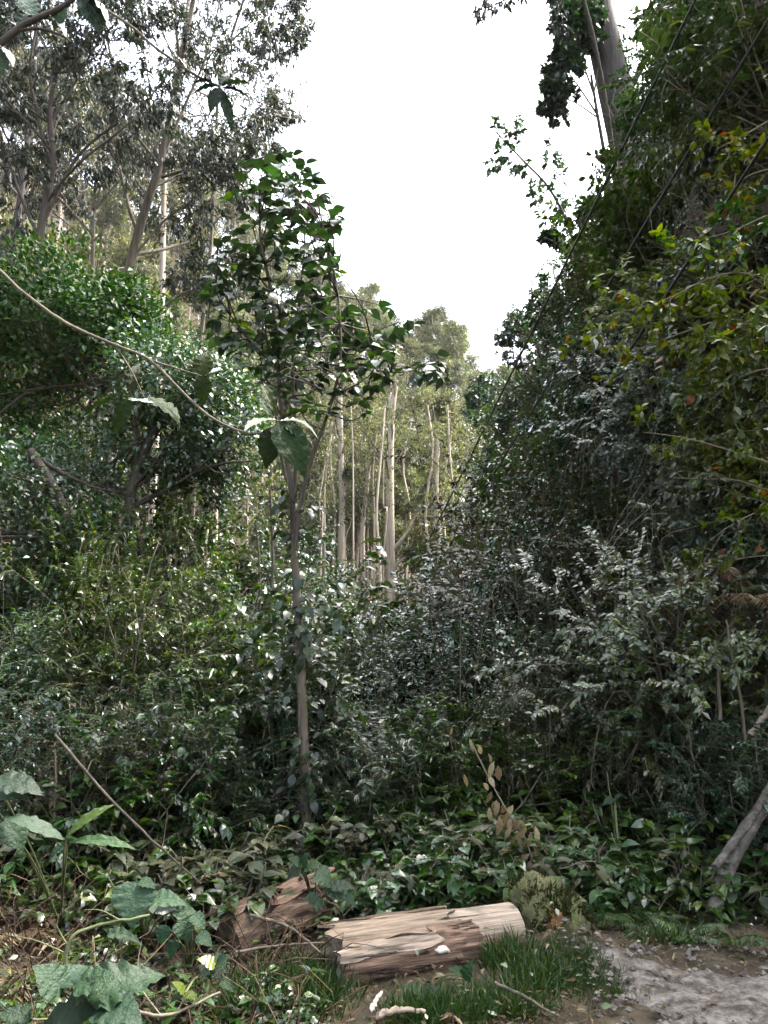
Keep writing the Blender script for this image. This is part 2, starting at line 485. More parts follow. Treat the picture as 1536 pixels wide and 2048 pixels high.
wood_mat('log_wood', [(.25, (.08, .055, .04)), (.42, (.18, .135, .10)), (.6, (.28, .23, .175)), (.8, (.36, .315, .25))], (1.6, 34, 34), .8, .8, .02, ((.13, .105, .075), .56, 4.0), ((1.3, 26, 26), .36, (.035, .025, .018)))
wood_mat('log_weathered', [(.28, (.07, .05, .035)), (.5, (.17, .13, .09)), (.7, (.27, .215, .155)), (.85, (.34, .28, .21))], (1.8, 34, 34), 1.0, .85, .03, None, ((1.6, 22, 22), .35, (.03, .021, .015)))
wood_mat('log_fresh', [(.25, (.36, .32, .26)), (.6, (.52, .48, .42)), (.8, (.6, .57, .51))], (2, 20, 20), .4, .7, .01)
wood_mat('log_bark', [(.28, (.05, .031, .021)), (.5, (.15, .095, .065)), (.68, (.24, .165, .115)), (.85, (.33, .25, .18))], (2.6, 30, 30), 1.0, .9, .04, ((.045, .05, .022), .6, 6.0), ((2.0, 18, 18), .37, (.02, .013, .009)))
wood_mat('rotten_wood', [(.3, (.025, .017, .012)), (.5, (.09, .06, .04)), (.7, (.22, .16, .11)), (.85, (.34, .27, .2))], (3, 16, 16), 1.0, .9, .03)
wood_mat('mossy_bark', [(.3, (.03, .028, .012)), (.55, (.075, .075, .03)), (.8, (.14, .13, .06))], (7, 7, 7), 1.0, .95, .03, ((.05, .075, .02), .5, 9))
wood_mat('orange_wood', [(.3, (.05, .028, .012)), (.6, (.15, .07, .025)), (.8, (.22, .12, .05))], (9, 9, 9), .8, .85, .02)
wood_mat('wire', [(.3, (.008, .008, .008)), (.7, (.02, .02, .02))], (9, 9, 9), .1, .6)


def earth_mat():
    m, n, l, b, o = nodes('earth')
    tc = n.new('ShaderNodeTexCoord')
    a = n.new('ShaderNodeTexNoise'); a.inputs['Scale'].default_value = 3.5; a.inputs['Detail'].default_value = 12; a.inputs['Roughness'].default_value = .7
    l.new(tc.outputs['Object'], a.inputs[0])
    l.new(ramp(n, l, a.outputs[0], [(.3, (.018, .014, .009)), (.5, (.045, .035, .022)), (.65, (.075, .06, .036)), (.8, (.06, .07, .03))]), b.inputs['Base Color'])
    b.inputs['Roughness'].default_value = .95; b.inputs['Specular IOR Level'].default_value = .2
    bp = n.new('ShaderNodeBump'); bp.inputs['Strength'].default_value = .8; bp.inputs['Distance'].default_value = .06
    l.new(a.outputs[0], bp.inputs['Height']); l.new(bp.outputs[0], b.inputs['Normal'])
    m, n, l, b, o = nodes('sand')
    tc = n.new('ShaderNodeTexCoord')
    a = n.new('ShaderNodeTexNoise'); a.inputs['Scale'].default_value = 11; a.inputs['Detail'].default_value = 14; a.inputs['Roughness'].default_value = .78
    l.new(tc.outputs['Object'], a.inputs[0])
    l.new(ramp(n, l, a.outputs[0], [(.38, (.028, .023, .017)), (.48, (.075, .065, .054)), (.58, (.16, .145, .125)), (.74, (.25, .235, .21))]), b.inputs['Base Color'])
    b.inputs['Roughness'].default_value = .95; b.inputs['Specular IOR Level'].default_value = .2
    bp = n.new('ShaderNodeBump'); bp.inputs['Strength'].default_value = .7; bp.inputs['Distance'].default_value = .04
    l.new(a.outputs[0], bp.inputs['Height']); l.new(bp.outputs[0], b.inputs['Normal'])


earth_mat()

# ------------------------------------------------------------------ ground, path, haze
def warp(n, lo, hi, mid, k):
    t = np.linspace(-1, 1, n)
    w = np.sinh(k * t) / math.sinh(k)
    return np.where(w < 0, mid + w * (mid - lo), mid + w * (hi - mid))


gx = warp(200, -420, 420, 2.0, 5.2); gy = warp(220, -200, 420, 7.0, 4.6)
X, Y = np.meshgrid(gx, gy)
Z = ground_h(X, Y)
V = np.stack([X, Y, Z], -1).reshape(-1, 3)
nx, ny = len(gx), len(gy)
i, j = np.meshgrid(np.arange(nx - 1), np.arange(ny - 1))
k = (j * nx + i).ravel()
mb = MB(); mb.add(V, np.stack([k, k + 1, k + 1 + nx, k + nx], -1))
tag(link('ground', mb.mesh('ground', 'earth')), 'dark leaf-strewn earth of the valley floor and slopes', kind='structure')

# the pale sandy path in the lower right, its edge frayed
mb = MB()
px_, py_ = np.linspace(.5, 5, 120), np.linspace(1, 6.0, 130)
X, Y = np.meshgrid(px_, py_)
Zp = ground_h(X, Y) + .05 + .014 * vnoise(X, Y, .13, 4) + .016 * vnoise(X, Y, .31, 7) + .008 * vnoise(X, Y, .05, 2)
edge_l = 1.08 + .10 * vnoise(Y, X, .5, 1) - .35 * (Y - 4.4) * (Y > 4.4) * -1
far = 4.46 + .10 * vnoise(X, Y, .45, 6) - .12 * (X - 1.6)
ins = (X > edge_l) & (Y < far) & (X < foot(Y) - .2)
din = np.minimum(np.minimum(X - edge_l, far - Y), foot(Y) - .2 - X) + .05 * vnoise(X, Y, .12, 3)
Zp = Zp - .05 - .02 + .065 * sstep(din / .28)
nx, ny = len(px_), len(py_)
i, j = np.meshgrid(np.arange(nx - 1), np.arange(ny - 1)); k = (j * nx + i)
keep = (ins[:-1, :-1] | ins[1:, :-1] | ins[:-1, 1:] | ins[1:, 1:])
k = k[keep]
mb.add(np.stack([X, Y, Zp], -1).reshape(-1, 3), np.stack([k, k + 1, k + 1 + nx, k + nx], -1))
tag(link('path', mb.mesh('path', 'sand')), 'pale sandy footpath at the foot of the steep bank', kind='structure')

# haze: one even box of air round everything
mb = MB()
bx = np.array([(x, y, z) for x in (-430, 430) for y in (-210, 430) for z in (-8, 92)], float)
mb.add(bx, [[0, 1, 3, 2], [4, 6, 7, 5], [0, 4, 5, 1], [2, 3, 7, 6], [0, 2, 6, 4], [1, 5, 7, 3]])
m = bpy.data.materials.new('haze'); m.use_nodes = True; M['haze'] = m
m.node_tree.nodes.remove(m.node_tree.nodes['Principled BSDF'])
pv = m.node_tree.nodes.new('ShaderNodeVolumePrincipled')
pv.inputs['Color'].default_value = (.93, .95, .88, 1); pv.inputs['Density'].default_value = .00016; pv.inputs['Anisotropy'].default_value = .1
m.node_tree.links.new(pv.outputs[0], m.node_tree.nodes['Material Output'].inputs['Volume'])
tag(link('haze', mb.mesh('haze', 'haze', False)), 'pale haze filling the valley air', kind='stuff')

# ------------------------------------------------------------------ kinds of plants (first of each kind, copied later)
HOME = (0, 0, -60)          # prototypes are moved to their own place when first used


class Proto:
    def __init__(s, name, cat, parts):
        s.name, s.cat, s.parts = name, cat, parts; s.first = None

    def place(s, loc, rz=0.0, sc=1.0, label='', group=None, tilt=(0, 0), name=None):
        loc = tuple(float(c) for c in loc)
        if s.first is None:
            r = thing(s.name, label, s.cat, loc, group)
            for pn, me, kind in s.parts:
                c = link(pn, me, r)
                if kind: c['kind'] = kind
            r.rotation_euler = (tilt[0], tilt[1], rz); r.scale = (sc, sc, sc) if np.isscalar(sc) else sc
            s.first = r
        else:
            r = copy_tree(s.first, loc, rz, sc, label, group, tilt)
            if not group and 'group' in r: del r['group']
        return r


def shrub_proto(seed, leafmat, T, lsize, stems=9, H=2.0, spread=.7, per=16, n1=7, n2=4, droop=.15, woodmat='twig', wid=1.0, len1=.5, t0=.2, cat='shrub', name='shrub', trunk=.018, upn=1.0, len2=.5):
    rng = np.random.default_rng(seed)
    S = [dict(seg=6, wob=.10, up=.06, n=n1, ang=.85, len=len1, t0=t0, api=.45), dict(seg=4, wob=.16, up=.0, n=n2, ang=.8, len=len2, t0=.2), dict(seg=3, wob=.14, up=-.06)]
    out = []
    for k in range(stems):
        az = 6.28 * (k + rng.random() * .7) / stems; tl = spread * rng.uniform(.15, 1)
        d = unit(np.array([math.cos(az) * tl, math.sin(az) * tl, 1]))
        grow(rng, (math.cos(az) * .12 * tl, math.sin(az) * .12 * tl, -.1), d, H * rng.uniform(.65, 1.05), trunk * rng.uniform(.7, 1.2), 0, S, out)
    p, d, nn = leaf_sites(rng, out, (2,), per, .05, .85, droop, upn, .75)
    p1, d1, n1_ = leaf_sites(rng, out, (1,), per // 2, .25, .85, droop, upn, .75)
    p, d, nn = np.vstack([p, p1]), np.vstack([d, d1]), np.vstack([nn, n1_])
    mb = MB(); scatter(mb, T, p, d, nn, lsize * rng.uniform(.55, 1.25, len(p)), rng, wid)
    return Proto(name, cat, [('stems', wood_mesh('stems', out, woodmat), 'stuff'), ('foliage', mb.mesh('foliage', leafmat), 'stuff')])


SH = {
    'gloss': [shrub_proto(11, 'leaf_gloss', T_DIAM, .064, 9, 2.0, .75, 36, 8, 4, wid=1.05), shrub_proto(12, 'leaf_gloss', T_DIAM, .058, 11, 1.9, .9, 32, 7, 4, wid=1.05)],
    'dark': [shrub_proto(21, 'leaf_dark', T_DIAM, .068, 9, 2.0, .8, 34, 8, 4, wid=1.05), shrub_proto(22, 'leaf_dark', T_DIAM, .068, 12, 1.8, .9, 26, 7, 4, wid=1.05)],
    'mid': [shrub_proto(31, 'leaf_mid', T_DIAM, .066, 10, 2.0, .7, 33, 7, 4, wid=1.05), shrub_proto(32, 'leaf_mid', T_LANCE, .12, 10, 1.9, .8, 26, 7, 4, .25)],
    'bright': [shrub_proto(41, 'leaf_bright', T_DIAM, .09, 8, 2.0, .6, 24, 7, 4, wid=1.05)],
    'drab': [shrub_proto(51, 'leaf_drab', T_DIAM, .06, 14, 2.0, .9, 19, 8, 4, woodmat='bark_brown'), shrub_proto(52, 'leaf_drab', T_LANCE, .1, 12, 2.0, .8, 18, 8, 4, .5, woodmat='bark_brown')],
    'big': [shrub_proto(71, 'leaf_dark', T_BROAD, .125, 7, 2.0, .75, 14, 6, 3), shrub_proto(72, 'leaf_mid', T_BROAD, .13, 7, 2.0, .75, 13, 6, 3)],
    # coarser-leaved kinds for the farther bank
    'bdrab': [shrub_proto(53, 'leaf_drab', T_DIAM, .11, 12, 2.0, .9, 11, 8, 4, woodmat='bark_brown'), shrub_proto(54, 'leaf_mid', T_DIAM, .11, 12, 2.0, .8, 12, 8, 4, .3, woodmat='bark_brown')],
    'bdark': [shrub_proto(23, 'leaf_dark', T_DIAM, .125, 10, 2.0, .8, 13, 8, 4), shrub_proto(24, 'leaf_dark', T_DIAM, .11, 12, 1.8, .9, 12, 7, 4)],
    'bgloss': [shrub_proto(13, 'leaf_gloss', T_DIAM, .125, 10, 2.0, .8, 11, 8, 4)],
    'bmid': [shrub_proto(33, 'leaf_mid', T_DIAM, .125, 10, 2.0, .8, 11, 8, 4)],
    'byellow': [shrub_proto(61, 'leaf_yellow', T_DIAM, .125, 10, 1.9, .85, 13, 8, 4)],
}
SHN = {k: 0 for k in SH}


def shrub(kind, px, y, h, label, group=None, w=1.0, dx=0.0, x=None, rng=random.Random(5), z=None):
    """a shrub rooted on the ground in the direction px, y metres ahead, h metres tall"""
    a = SH[kind]; pr = a[SHN[kind] % len(a)]; SHN[kind] += 1
    if x is None:
        x = (px - 768) / FPX * y / CP * 1.0 + dx
    if z is None:
        h = max(1.1, h - max(0.0, gh(x, y) - gh(min(x, float(foot(y)) - .4), y)))    # h counts from the valley floor
    s = h / 2.0
    return pr.place((x, y, (gh(x, y) if z is None else z) - .05), rng.uniform(0, 6.28), (s * w, s * w, s), label, group, (rng.uniform(-.12, .12), rng.uniform(-.12, .12)))


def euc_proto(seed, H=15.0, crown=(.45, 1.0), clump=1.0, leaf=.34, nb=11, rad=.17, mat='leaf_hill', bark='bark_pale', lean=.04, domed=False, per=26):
    """slender eucalyptus: bare pale trunk, ascending limbs, leaves massed at the limb ends"""
    rng = np.random.default_rng(seed)
    out = []
    d = unit(np.array([rng.normal(0, lean), rng.normal(0, lean), 1]))
    S = [dict(seg=10, wob=.035, up=.03, n=nb, ang=.75, len=.26, t0=crown[0], api=.75, tap=.25, rr=.5), dict(seg=5, wob=.14, up=.08, n=5, ang=.7, len=.45, t0=.3), dict(seg=3, wob=.2, up=-.03, n=2, ang=.7, len=.5, t0=.3), dict(seg=2, wob=.2, up=-.12)]
    grow(rng, (0, 0, -.4), d, H, rad, 0, S, out)
    ends = [(l, p, r) for l, p, r in out if l in (2, 3)]
    ps, ds, ns, ss = [], [], [], []
    for l, p, r in ends:
        c = p[-1]
        q = rng.normal(0, 1, (per, 3)); q = unit(q) * (rng.random((per, 1)) ** .4) * np.array([.75, .75, .5]) * clump
        if domed: q[:, 2] = np.abs(q[:, 2]) * .8
        ps.append(c + q); ds.append(unit(q * .5 + rng.normal(0, .35, (per, 3)) - UP * (.55 if not domed else -.1))); ns.append(unit(q + UP * .7 + rng.normal(0, .4, (per, 3))))
    p, d, nn = np.vstack(ps), np.vstack(ds), np.vstack(ns)
    mb = MB(); scatter(mb, T_FAR, p, d, nn, leaf * rng.uniform(.6, 1.3, len(p)), rng, .8)
    return Proto('eucalyptus_tree', 'tree', [('trunk', wood_mesh('trunk', [o for o in out if o[0] == 0], bark), None),
                                             ('branches', wood_mesh('branches', [o for o in out if o[0] in (1, 2)], 'bark_brown'), 'stuff'), ('crown', mb.mesh('crown', mat, False), 'stuff')])


EUC = [euc_proto(101), euc_proto(102, 16, (.5, 1), 1.1, .36, 10), euc_proto(103, 14, (.4, 1), .95, .32, 12, domed=True), euc_proto(104, 17, (.55, 1), 1.2, .36, 10, .2, domed=True),
       euc_proto(105, 13, (.3, 1), .9, .3, 13, .13), euc_proto(106, 15, (.35, 1), .7, .3, 13, .15, per=14)]

# ------------------------------------------------------------------ the far slope: eucalyptus forest in haze
rng = np.random.default_rng(7); prr = random.Random(8)
spots = []
for yy in np.arange(52, 140, 5.2):
    for xx in np.arange(-78, 44, 5.2):
        x, y = xx + rng.uniform(-2.4, 2.4), yy + rng.uniform(-2.4, 2.4)
        px = 768 + FPX * x / y * CP
        s = -.75 * x + .8 * y
        if -80 < px < 1080 and 42 < s < 112:
            spots.append((x, y))
prr.shuffle(spots)
spots = spots[:285]
for x, y in spots:
    e = EUC[prr.randrange(6)]
    e.place((x, y, gh(x, y)), prr.uniform(0, 6.28), prr.uniform(.75, 1.15), 'slender eucalyptus %s the far slope, %s' % (('at the foot of', 'low on', 'midway up', 'high on', 'near the crest of')[min(4, int((-.75 * x + .8 * y - 42) / 14))], ('behind the upper left trees', 'behind the leaning brown trunk', 'behind the slender tree', 'in the central gap', 'beyond the bank corner')[int(np.clip((768 + FPX * x / y * CP) / 215, 0, 4))]), 'eucalyptus forest on the far slope')
# rounded crowns that stand out on the skyline
for px, py, y, v, lb in ((700, 622, 104, 2, 'rounded eucalyptus crown on the skyline just behind the slender tree'), (765, 668, 106, 3, 'domed eucalyptus on the ridge line between two taller neighbours'),
                         (835, 690, 108, 2, 'broad domed eucalyptus near the middle of the falling ridge'), (890, 705, 109, 3, 'largest domed eucalyptus crown on the falling ridge'),
                         (930, 745, 112, 2, 'domed eucalyptus where the ridge starts to drop'), (965, 775, 114, 3, 'domed eucalyptus behind the airy notch tree'), (1005, 805, 116, 2, 'last domed eucalyptus before the bank hides the ridge'), (1045, 840, 118, 2, 'low eucalyptus crown at the very bottom of the skyline notch'), (660, 600, 103, 3, 'eucalyptus crown on the ridge touching the slender tree'), (800, 675, 107, 2, 'eucalyptus crown filling the middle of the falling ridge'), (862, 700, 109, 2, 'eucalyptus crown left of the largest dome on the ridge')):
    q = P(px, py, y); g = gh(q[0], q[1]); h = max(8.0, q[2] - g)
    EUC[v].place((q[0], q[1], g), prr.uniform(0, 6.28), h / (14, 16, 14.3, 17.5)[v], lb)

# scrub that covers the slope between the trunks
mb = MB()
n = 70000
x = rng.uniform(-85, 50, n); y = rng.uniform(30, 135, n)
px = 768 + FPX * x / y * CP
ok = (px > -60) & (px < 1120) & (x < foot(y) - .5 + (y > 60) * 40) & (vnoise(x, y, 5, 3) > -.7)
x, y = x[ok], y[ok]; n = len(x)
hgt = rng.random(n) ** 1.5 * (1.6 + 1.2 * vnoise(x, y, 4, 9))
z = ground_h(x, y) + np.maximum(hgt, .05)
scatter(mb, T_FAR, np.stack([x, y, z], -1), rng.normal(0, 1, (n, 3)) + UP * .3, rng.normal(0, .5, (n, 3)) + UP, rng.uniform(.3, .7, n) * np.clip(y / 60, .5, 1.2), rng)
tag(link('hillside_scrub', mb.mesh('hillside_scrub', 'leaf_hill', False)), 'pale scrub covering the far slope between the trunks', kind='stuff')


# ------------------------------------------------------------------ eucalyptus trunks that can be told apart in the valley
def custom_tree(name, label, cat, paths, widths, y, bark, leafmat, S, seed, T=T_FAR, leaf=.3, per=14, clump=.0, levs=None, droop=.5, spread=.7, t_from=.4, group=None, boughs=(), limbs_from=0, leafw=.8, sides=8, lmin=0.0, maxpx=None):
    """a tree whose trunk and limbs run through photo points: paths = [[(px, py), ...], ...] all about y metres ahead; boughs = extra
    limb polylines in world space"""
    rng = np.random.default_rng(seed)
    out0, out = [], []
    W = []
    for pa, (w0, w1) in zip(paths, widths):
        pts = []
        for q in pa:
            yy = q[2] if len(q) > 2 else y
            pts.append(P(q[0], q[1], yy))
        pts = smooth_path(pts, 14)
        rr = np.linspace(w0, w1, 14) * .5 / FPX * y
        W.append((pts, rr))
    base = W[0][0][0].copy(); g = gh(base[0], base[1])
    if base[2] > g:                                        # carry the trunk down to the ground
        p0, r0 = W[0]
        W[0] = (np.vstack([[base[0], base[1], g - .2], p0]), np.concatenate([[r0[0] * 1.05], r0])); base = W[0][0][0].copy()
    for pts, rr in W:
        out0.append((0, pts, rr))
    for pts, rr in W[limbs_from:]:
        L = np.linalg.norm(np.diff(pts, axis=0), axis=1).sum()
        k0 = int(len(pts) * t_from)
        kids(rng, pts[k0:], rr[k0:], max(lmin, L * (1 - t_from)), 0, S, out)
    if maxpx:
        out = [o_ for o_ in out if 768 + FPX * o_[1][-1][0] / o_[1][-1][1] * CP < maxpx]
    t = thing(name, label, cat, base, group)
    tk = link('trunk', wood_mesh('trunk', out0[:1], bark, off=base, sides=(sides,)), t)
    for o0 in out0[1:]:
        link('limb', wood_mesh('limb', [o0], bark, off=base, sides=(sides,)), tk)
    if out:
        link('branches', wood_mesh('branches', out, 'bark_brown' if bark == 'bark_pale' else bark, maxlev=len(S) - 1, off=base, sides=(5, 4, 3, 3)), tk)['kind'] = 'stuff'
    levs = levs or (len(S) - 1,)
    p, d, nn = leaf_sites(rng, out, levs, per, .1, spread, droop)
    if clump:
        p = p + rng.normal(0, clump, p.shape)
    if len(p):
        mb = MB(); scatter(mb, T, p, d, nn, leaf * rng.uniform(.6, 1.25, len(p)), rng, leafw)
        c = link('crown', mb.mesh('crown', leafmat, T is not T_FAR, off=base), t); c['kind'] = 'stuff'
    return t


S_EUC = [dict(n=13, ang=.6, len=.34, api=.5, rr=.3, t0=.1), dict(seg=5, wob=.16, up=.05, n=5, ang=.7, len=.5, t0=.3), dict(seg=3, wob=.22, up=-.05, n=2, ang=.7, len=.55), dict(seg=2, wob=.2, up=-.12)]
for a in (
    ('tall pale eucalyptus with a forked limb low on its trunk in the sunlit gap', [[(783, 1260), (781, 1100), (780, 950), (783, 840), (792, 760)], [(782, 1105), (812, 1068), (828, 1035), (848, 1000), (868, 958)], [(782, 1140), (805, 1118), (840, 1098)]], [(20, 11), (8, 3), (5, 2)], 46, 201),
    ('straight pale eucalyptus beside the dark stem of the slender tree', [[(680, 1260), (682, 1120), (684, 1000), (681, 880), (680, 790)], [(684, 1000), (694, 960), (702, 940)]], [(16, 10), (5, 2)], 48, 202),
    ('thin eucalyptus curving up to a side branch between the two palest trunks', [[(699, 1250), (690, 1120), (690, 1075), (702, 1040), (708, 990)]], [(8, 4)], 49, 203),
    ('paired eucalyptus trunk with rough upper bark in the sunlit gap', [[(728, 1260), (725, 1130), (725, 1060), (732, 990), (738, 930)]], [(12, 8)], 47, 204),
    ('thin eucalyptus leaning right between the paired trunks of the gap', [[(704, 1255), (712, 1140), (720, 1040), (725, 980)]], [(7, 5)], 50, 205),
    ('leaning slim eucalyptus beyond the dark cable', [[(828, 1265), (838, 1200), (848, 1130), (853, 1060)]], [(8, 5)], 47, 206),
    ('reddish slim eucalyptus crossing its leaning neighbour beyond the dark cable', [[(840, 1250), (846, 1180), (852, 1120), (858, 1030)]], [(9, 6)], 48, 207),
    ('broken-barked eucalyptus trunk at the edge of the shrubby bank', [[(873, 1250), (873, 1160), (876, 1080), (872, 960), (876, 880)]], [(13, 9)], 44, 208),
    ('whip-thin eucalyptus right of the tallest pale trunk', [[(797, 1260), (797, 1180), (792, 1110), (786, 1060)]], [(5, 3)], 48, 209),
    ('yellowish eucalyptus trunk rising above the bank shrubs', [[(923, 1100), (925, 1040), (928, 960), (934, 900)]], [(11, 7)], 58, 210),
    ('reddish eucalyptus trunk glimpsed through the left thicket', [[(428, 1110), (430, 1050), (430, 960), (428, 900)]], [(13, 10)], 34, 211),
    ('pale thin eucalyptus behind the left thicket', [[(415, 1110), (414, 1040), (413, 960), (416, 880)]], [(7, 5)], 36, 212),
    ('pale straight eucalyptus high on the slope under the skyline', [[(780, 880), (780, 820), (780, 770), (781, 730)]], [(7, 5)], 80, 213),
):
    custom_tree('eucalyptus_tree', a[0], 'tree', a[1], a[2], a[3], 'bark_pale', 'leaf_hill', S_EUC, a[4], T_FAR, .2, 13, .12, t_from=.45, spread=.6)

for k in range(18):
    px, y = 640 + (k * 61) % 262 + prr.uniform(-8, 8), 50 + (k * 7.3) % 24
    x = (px - 768) / FPX * y / CP
    EUC[(1, 3, 0, 1, 5, 3)[k % 6]].place((x, y, gh(x, y)), k * 2.3, (.75, .75, prr.uniform(.85, 1.1)), 'thin pale trunk crowded into the sunlit gap, %s rank' % ('front', 'second', 'third', 'back')[min(3, int((y - 50) / 6))], 'crowded thin trunks of the sunlit gap')

POLES = ((641, 1010, 4), (654, 960, 5), (667, 930, 6), (712, 900, 4), (746, 940, 5), (759, 900, 6), (768, 1010, 4), (814, 930, 5), (858, 900, 6), (892, 960, 5), (905, 900, 6))
for k, (px, top, w) in enumerate(POLES):
    custom_tree('eucalyptus_tree', 'thin pale pole of a young eucalyptus in the gap, %s from the slender tree' % ('first', 'second', 'third', 'fourth', 'fifth', 'sixth', 'seventh', 'eighth', 'ninth', 'tenth', 'last')[k], 'tree', [[(px, 1250), (px + prr.uniform(-5, 5), 1130), (px + prr.uniform(-7, 7), 1020), (px + prr.uniform(-9, 9), top), (px + prr.uniform(-12, 12), top - 90)]], [(w, w * .6)], 41 + (k * 3.7) % 9, 'bark_pale', 'leaf_hill', [dict(n=7, ang=.5, len=.2, api=.5, rr=.35, t0=.4), dict(seg=4, wob=.16, up=.05, n=3, ang=.7, len=.5, t0=.3), dict(seg=3, wob=.22, up=-.05)], 230 + k, T_FAR, .2, 9, .1, t_from=.5, group='young pale poles in the gap')

# airy valley-side trees on the left, between the slope and the near thicket
for k, (px, y, v, s) in enumerate(((20, 30, 1, 1.0), (60, 40, 0, 1.1), (130, 34, 4, 1.1), (190, 42, 5, 1.1), (250, 33, 4, .95), (300, 44, 0, 1.0), (340, 36, 5, .9), (395, 40, 4, .95), (440, 46, 1, .9), (490, 40, 5, .8), (540, 48, 0, .85), (-40, 26, 4, 1.1), (90, 27, 5, .95), (600, 52, 4, .85), (650, 56, 5, .8))):
    x = (px - 768) / FPX * y / CP
    EUC[v].place((x, y, gh(x, y)), k * 1.9, s, ('thin-stemmed eucalyptus behind the left thicket, %s among %d from the left edge' % (('first', 'second', 'third', 'fourth', 'fifth', 'sixth', 'seventh', 'eighth', 'ninth', 'tenth', 'eleventh', 'twelfth', 'thirteenth', 'fourteenth', 'fifteenth')[sorted((20, 60, 130, 190, 250, 300, 340, 395, 440, 490, 540, -40, 90, 600, 650)).index(px)], 15)).replace(' among 15', ''), 'valley-side eucalyptuses behind the left thicket')

# ------------------------------------------------------------------ near tall trees on the left, dark against the sky
S_AIR = [dict(n=12, ang=.75, len=.34, api=.35, rr=.42, t0=.05), dict(seg=6, wob=.2, up=.06, n=6, ang=.75, len=.45, t0=.25), dict(seg=4, wob=.25, up=-.02, n=3, ang=.75, len=.5, t0=.2), dict(seg=3, wob=.25, up=-.15)]
kw = dict(T=T_LANCE, leaf=.145, per=15, t_from=.2, spread=.5, droop=.75, leafw=1.6, clump=.05, lmin=3.4, maxpx=610)
custom_tree('eucalyptus_tree', 'brown eucalyptus leaning right with rough lower bark above the rounded green tree', 'tree',
            [[(245, 640), (258, 540), (290, 420), (322, 320), (352, 170), (385, 10), (400, -120)], [(322, 320), (370, 210), (420, 90), (450, -60)], [(262, 520), (330, 440), (400, 390), (470, 330)], [(322, 355), (400, 332), (470, 318)], [(300, 640), (360, 590), (440, 565)]],
            [(25, 9), (8, 3), (6, 2.5), (7, 3), (8, 4)], 17, 'bark_brown', 'leaf_euc', S_AIR, 301, **kw)
custom_tree('eucalyptus_tree', 'dark forked eucalyptus with an open crown in the upper left corner', 'tree',
            [[(75, 640), (80, 470), (105, 330), (100, 230), (112, 150), (140, 95)], [(100, 340), (75, 230), (60, 140), (75, 40), (90, -60)], [(105, 240), (150, 165), (200, 80), (260, 20)], [(80, 480), (40, 390), (10, 300), (-20, 240)], [(85, 450), (150, 320), (230, 250), (300, 215)]],
            [(22, 6), (10, 4), (7, 3), (9, 3), (8, 3)], 15, 'bark_dark', 'leaf_euc', S_AIR, 302, **kw)
custom_tree('eucalyptus_tree', 'straight pale eucalyptus pole crossed by the brown leaning trunk', 'tree',
            [[(322, 680), (324, 560), (327, 440), (330, 330), (350, 180), (372, 40), (385, -80)]],
            [(14, 8)], 24, 'bark_pale', 'leaf_euc', S_AIR, 303, **kw)
custom_tree('eucalyptus_tree', 'slim grey eucalyptus rising along the left edge of the sky', 'tree',
            [[(20, 560), (40, 400), (62, 220), (72, 80), (85, -80)], [(62, 200), (20, 120), (-30, 40)]],
            [(15, 9), (6, 3)], 19, 'bark_euc', 'leaf_euc', S_AIR, 304, **kw)
kw2 = {**kw, 'lmin': 2.4}
custom_tree('eucalyptus_tree', 'feathery eucalyptus with its drooping crown against the sky left of the gap', 'tree',
            [[(400, 690), (420, 520), (430, 330), (440, 160), (480, 20), (520, -80)], [(430, 340), (500, 270), (560, 220)], [(440, 170), (520, 110), (600, 60)], [(455, 90), (540, 10), (620, -50)]],
            [(9, 5), (4, 1.5), (4, 1.5), (4, 1.5)], 21, 'bark_brown', 'leaf_euc', S_AIR, 305, **kw2)
custom_tree('eucalyptus_tree', 'dense grey-green eucalyptus filling the space behind the forked tree', 'tree',
            [[(190, 700), (185, 520), (190, 380), (200, 280)], [(188, 420), (260, 340), (330, 290)], [(186, 470), (110, 390), (40, 350)]],
            [(12, 4), (6, 2), (6, 2)], 23, 'bark_brown', 'leaf_euc', S_AIR, 306, **{**kw, 'per': 20})


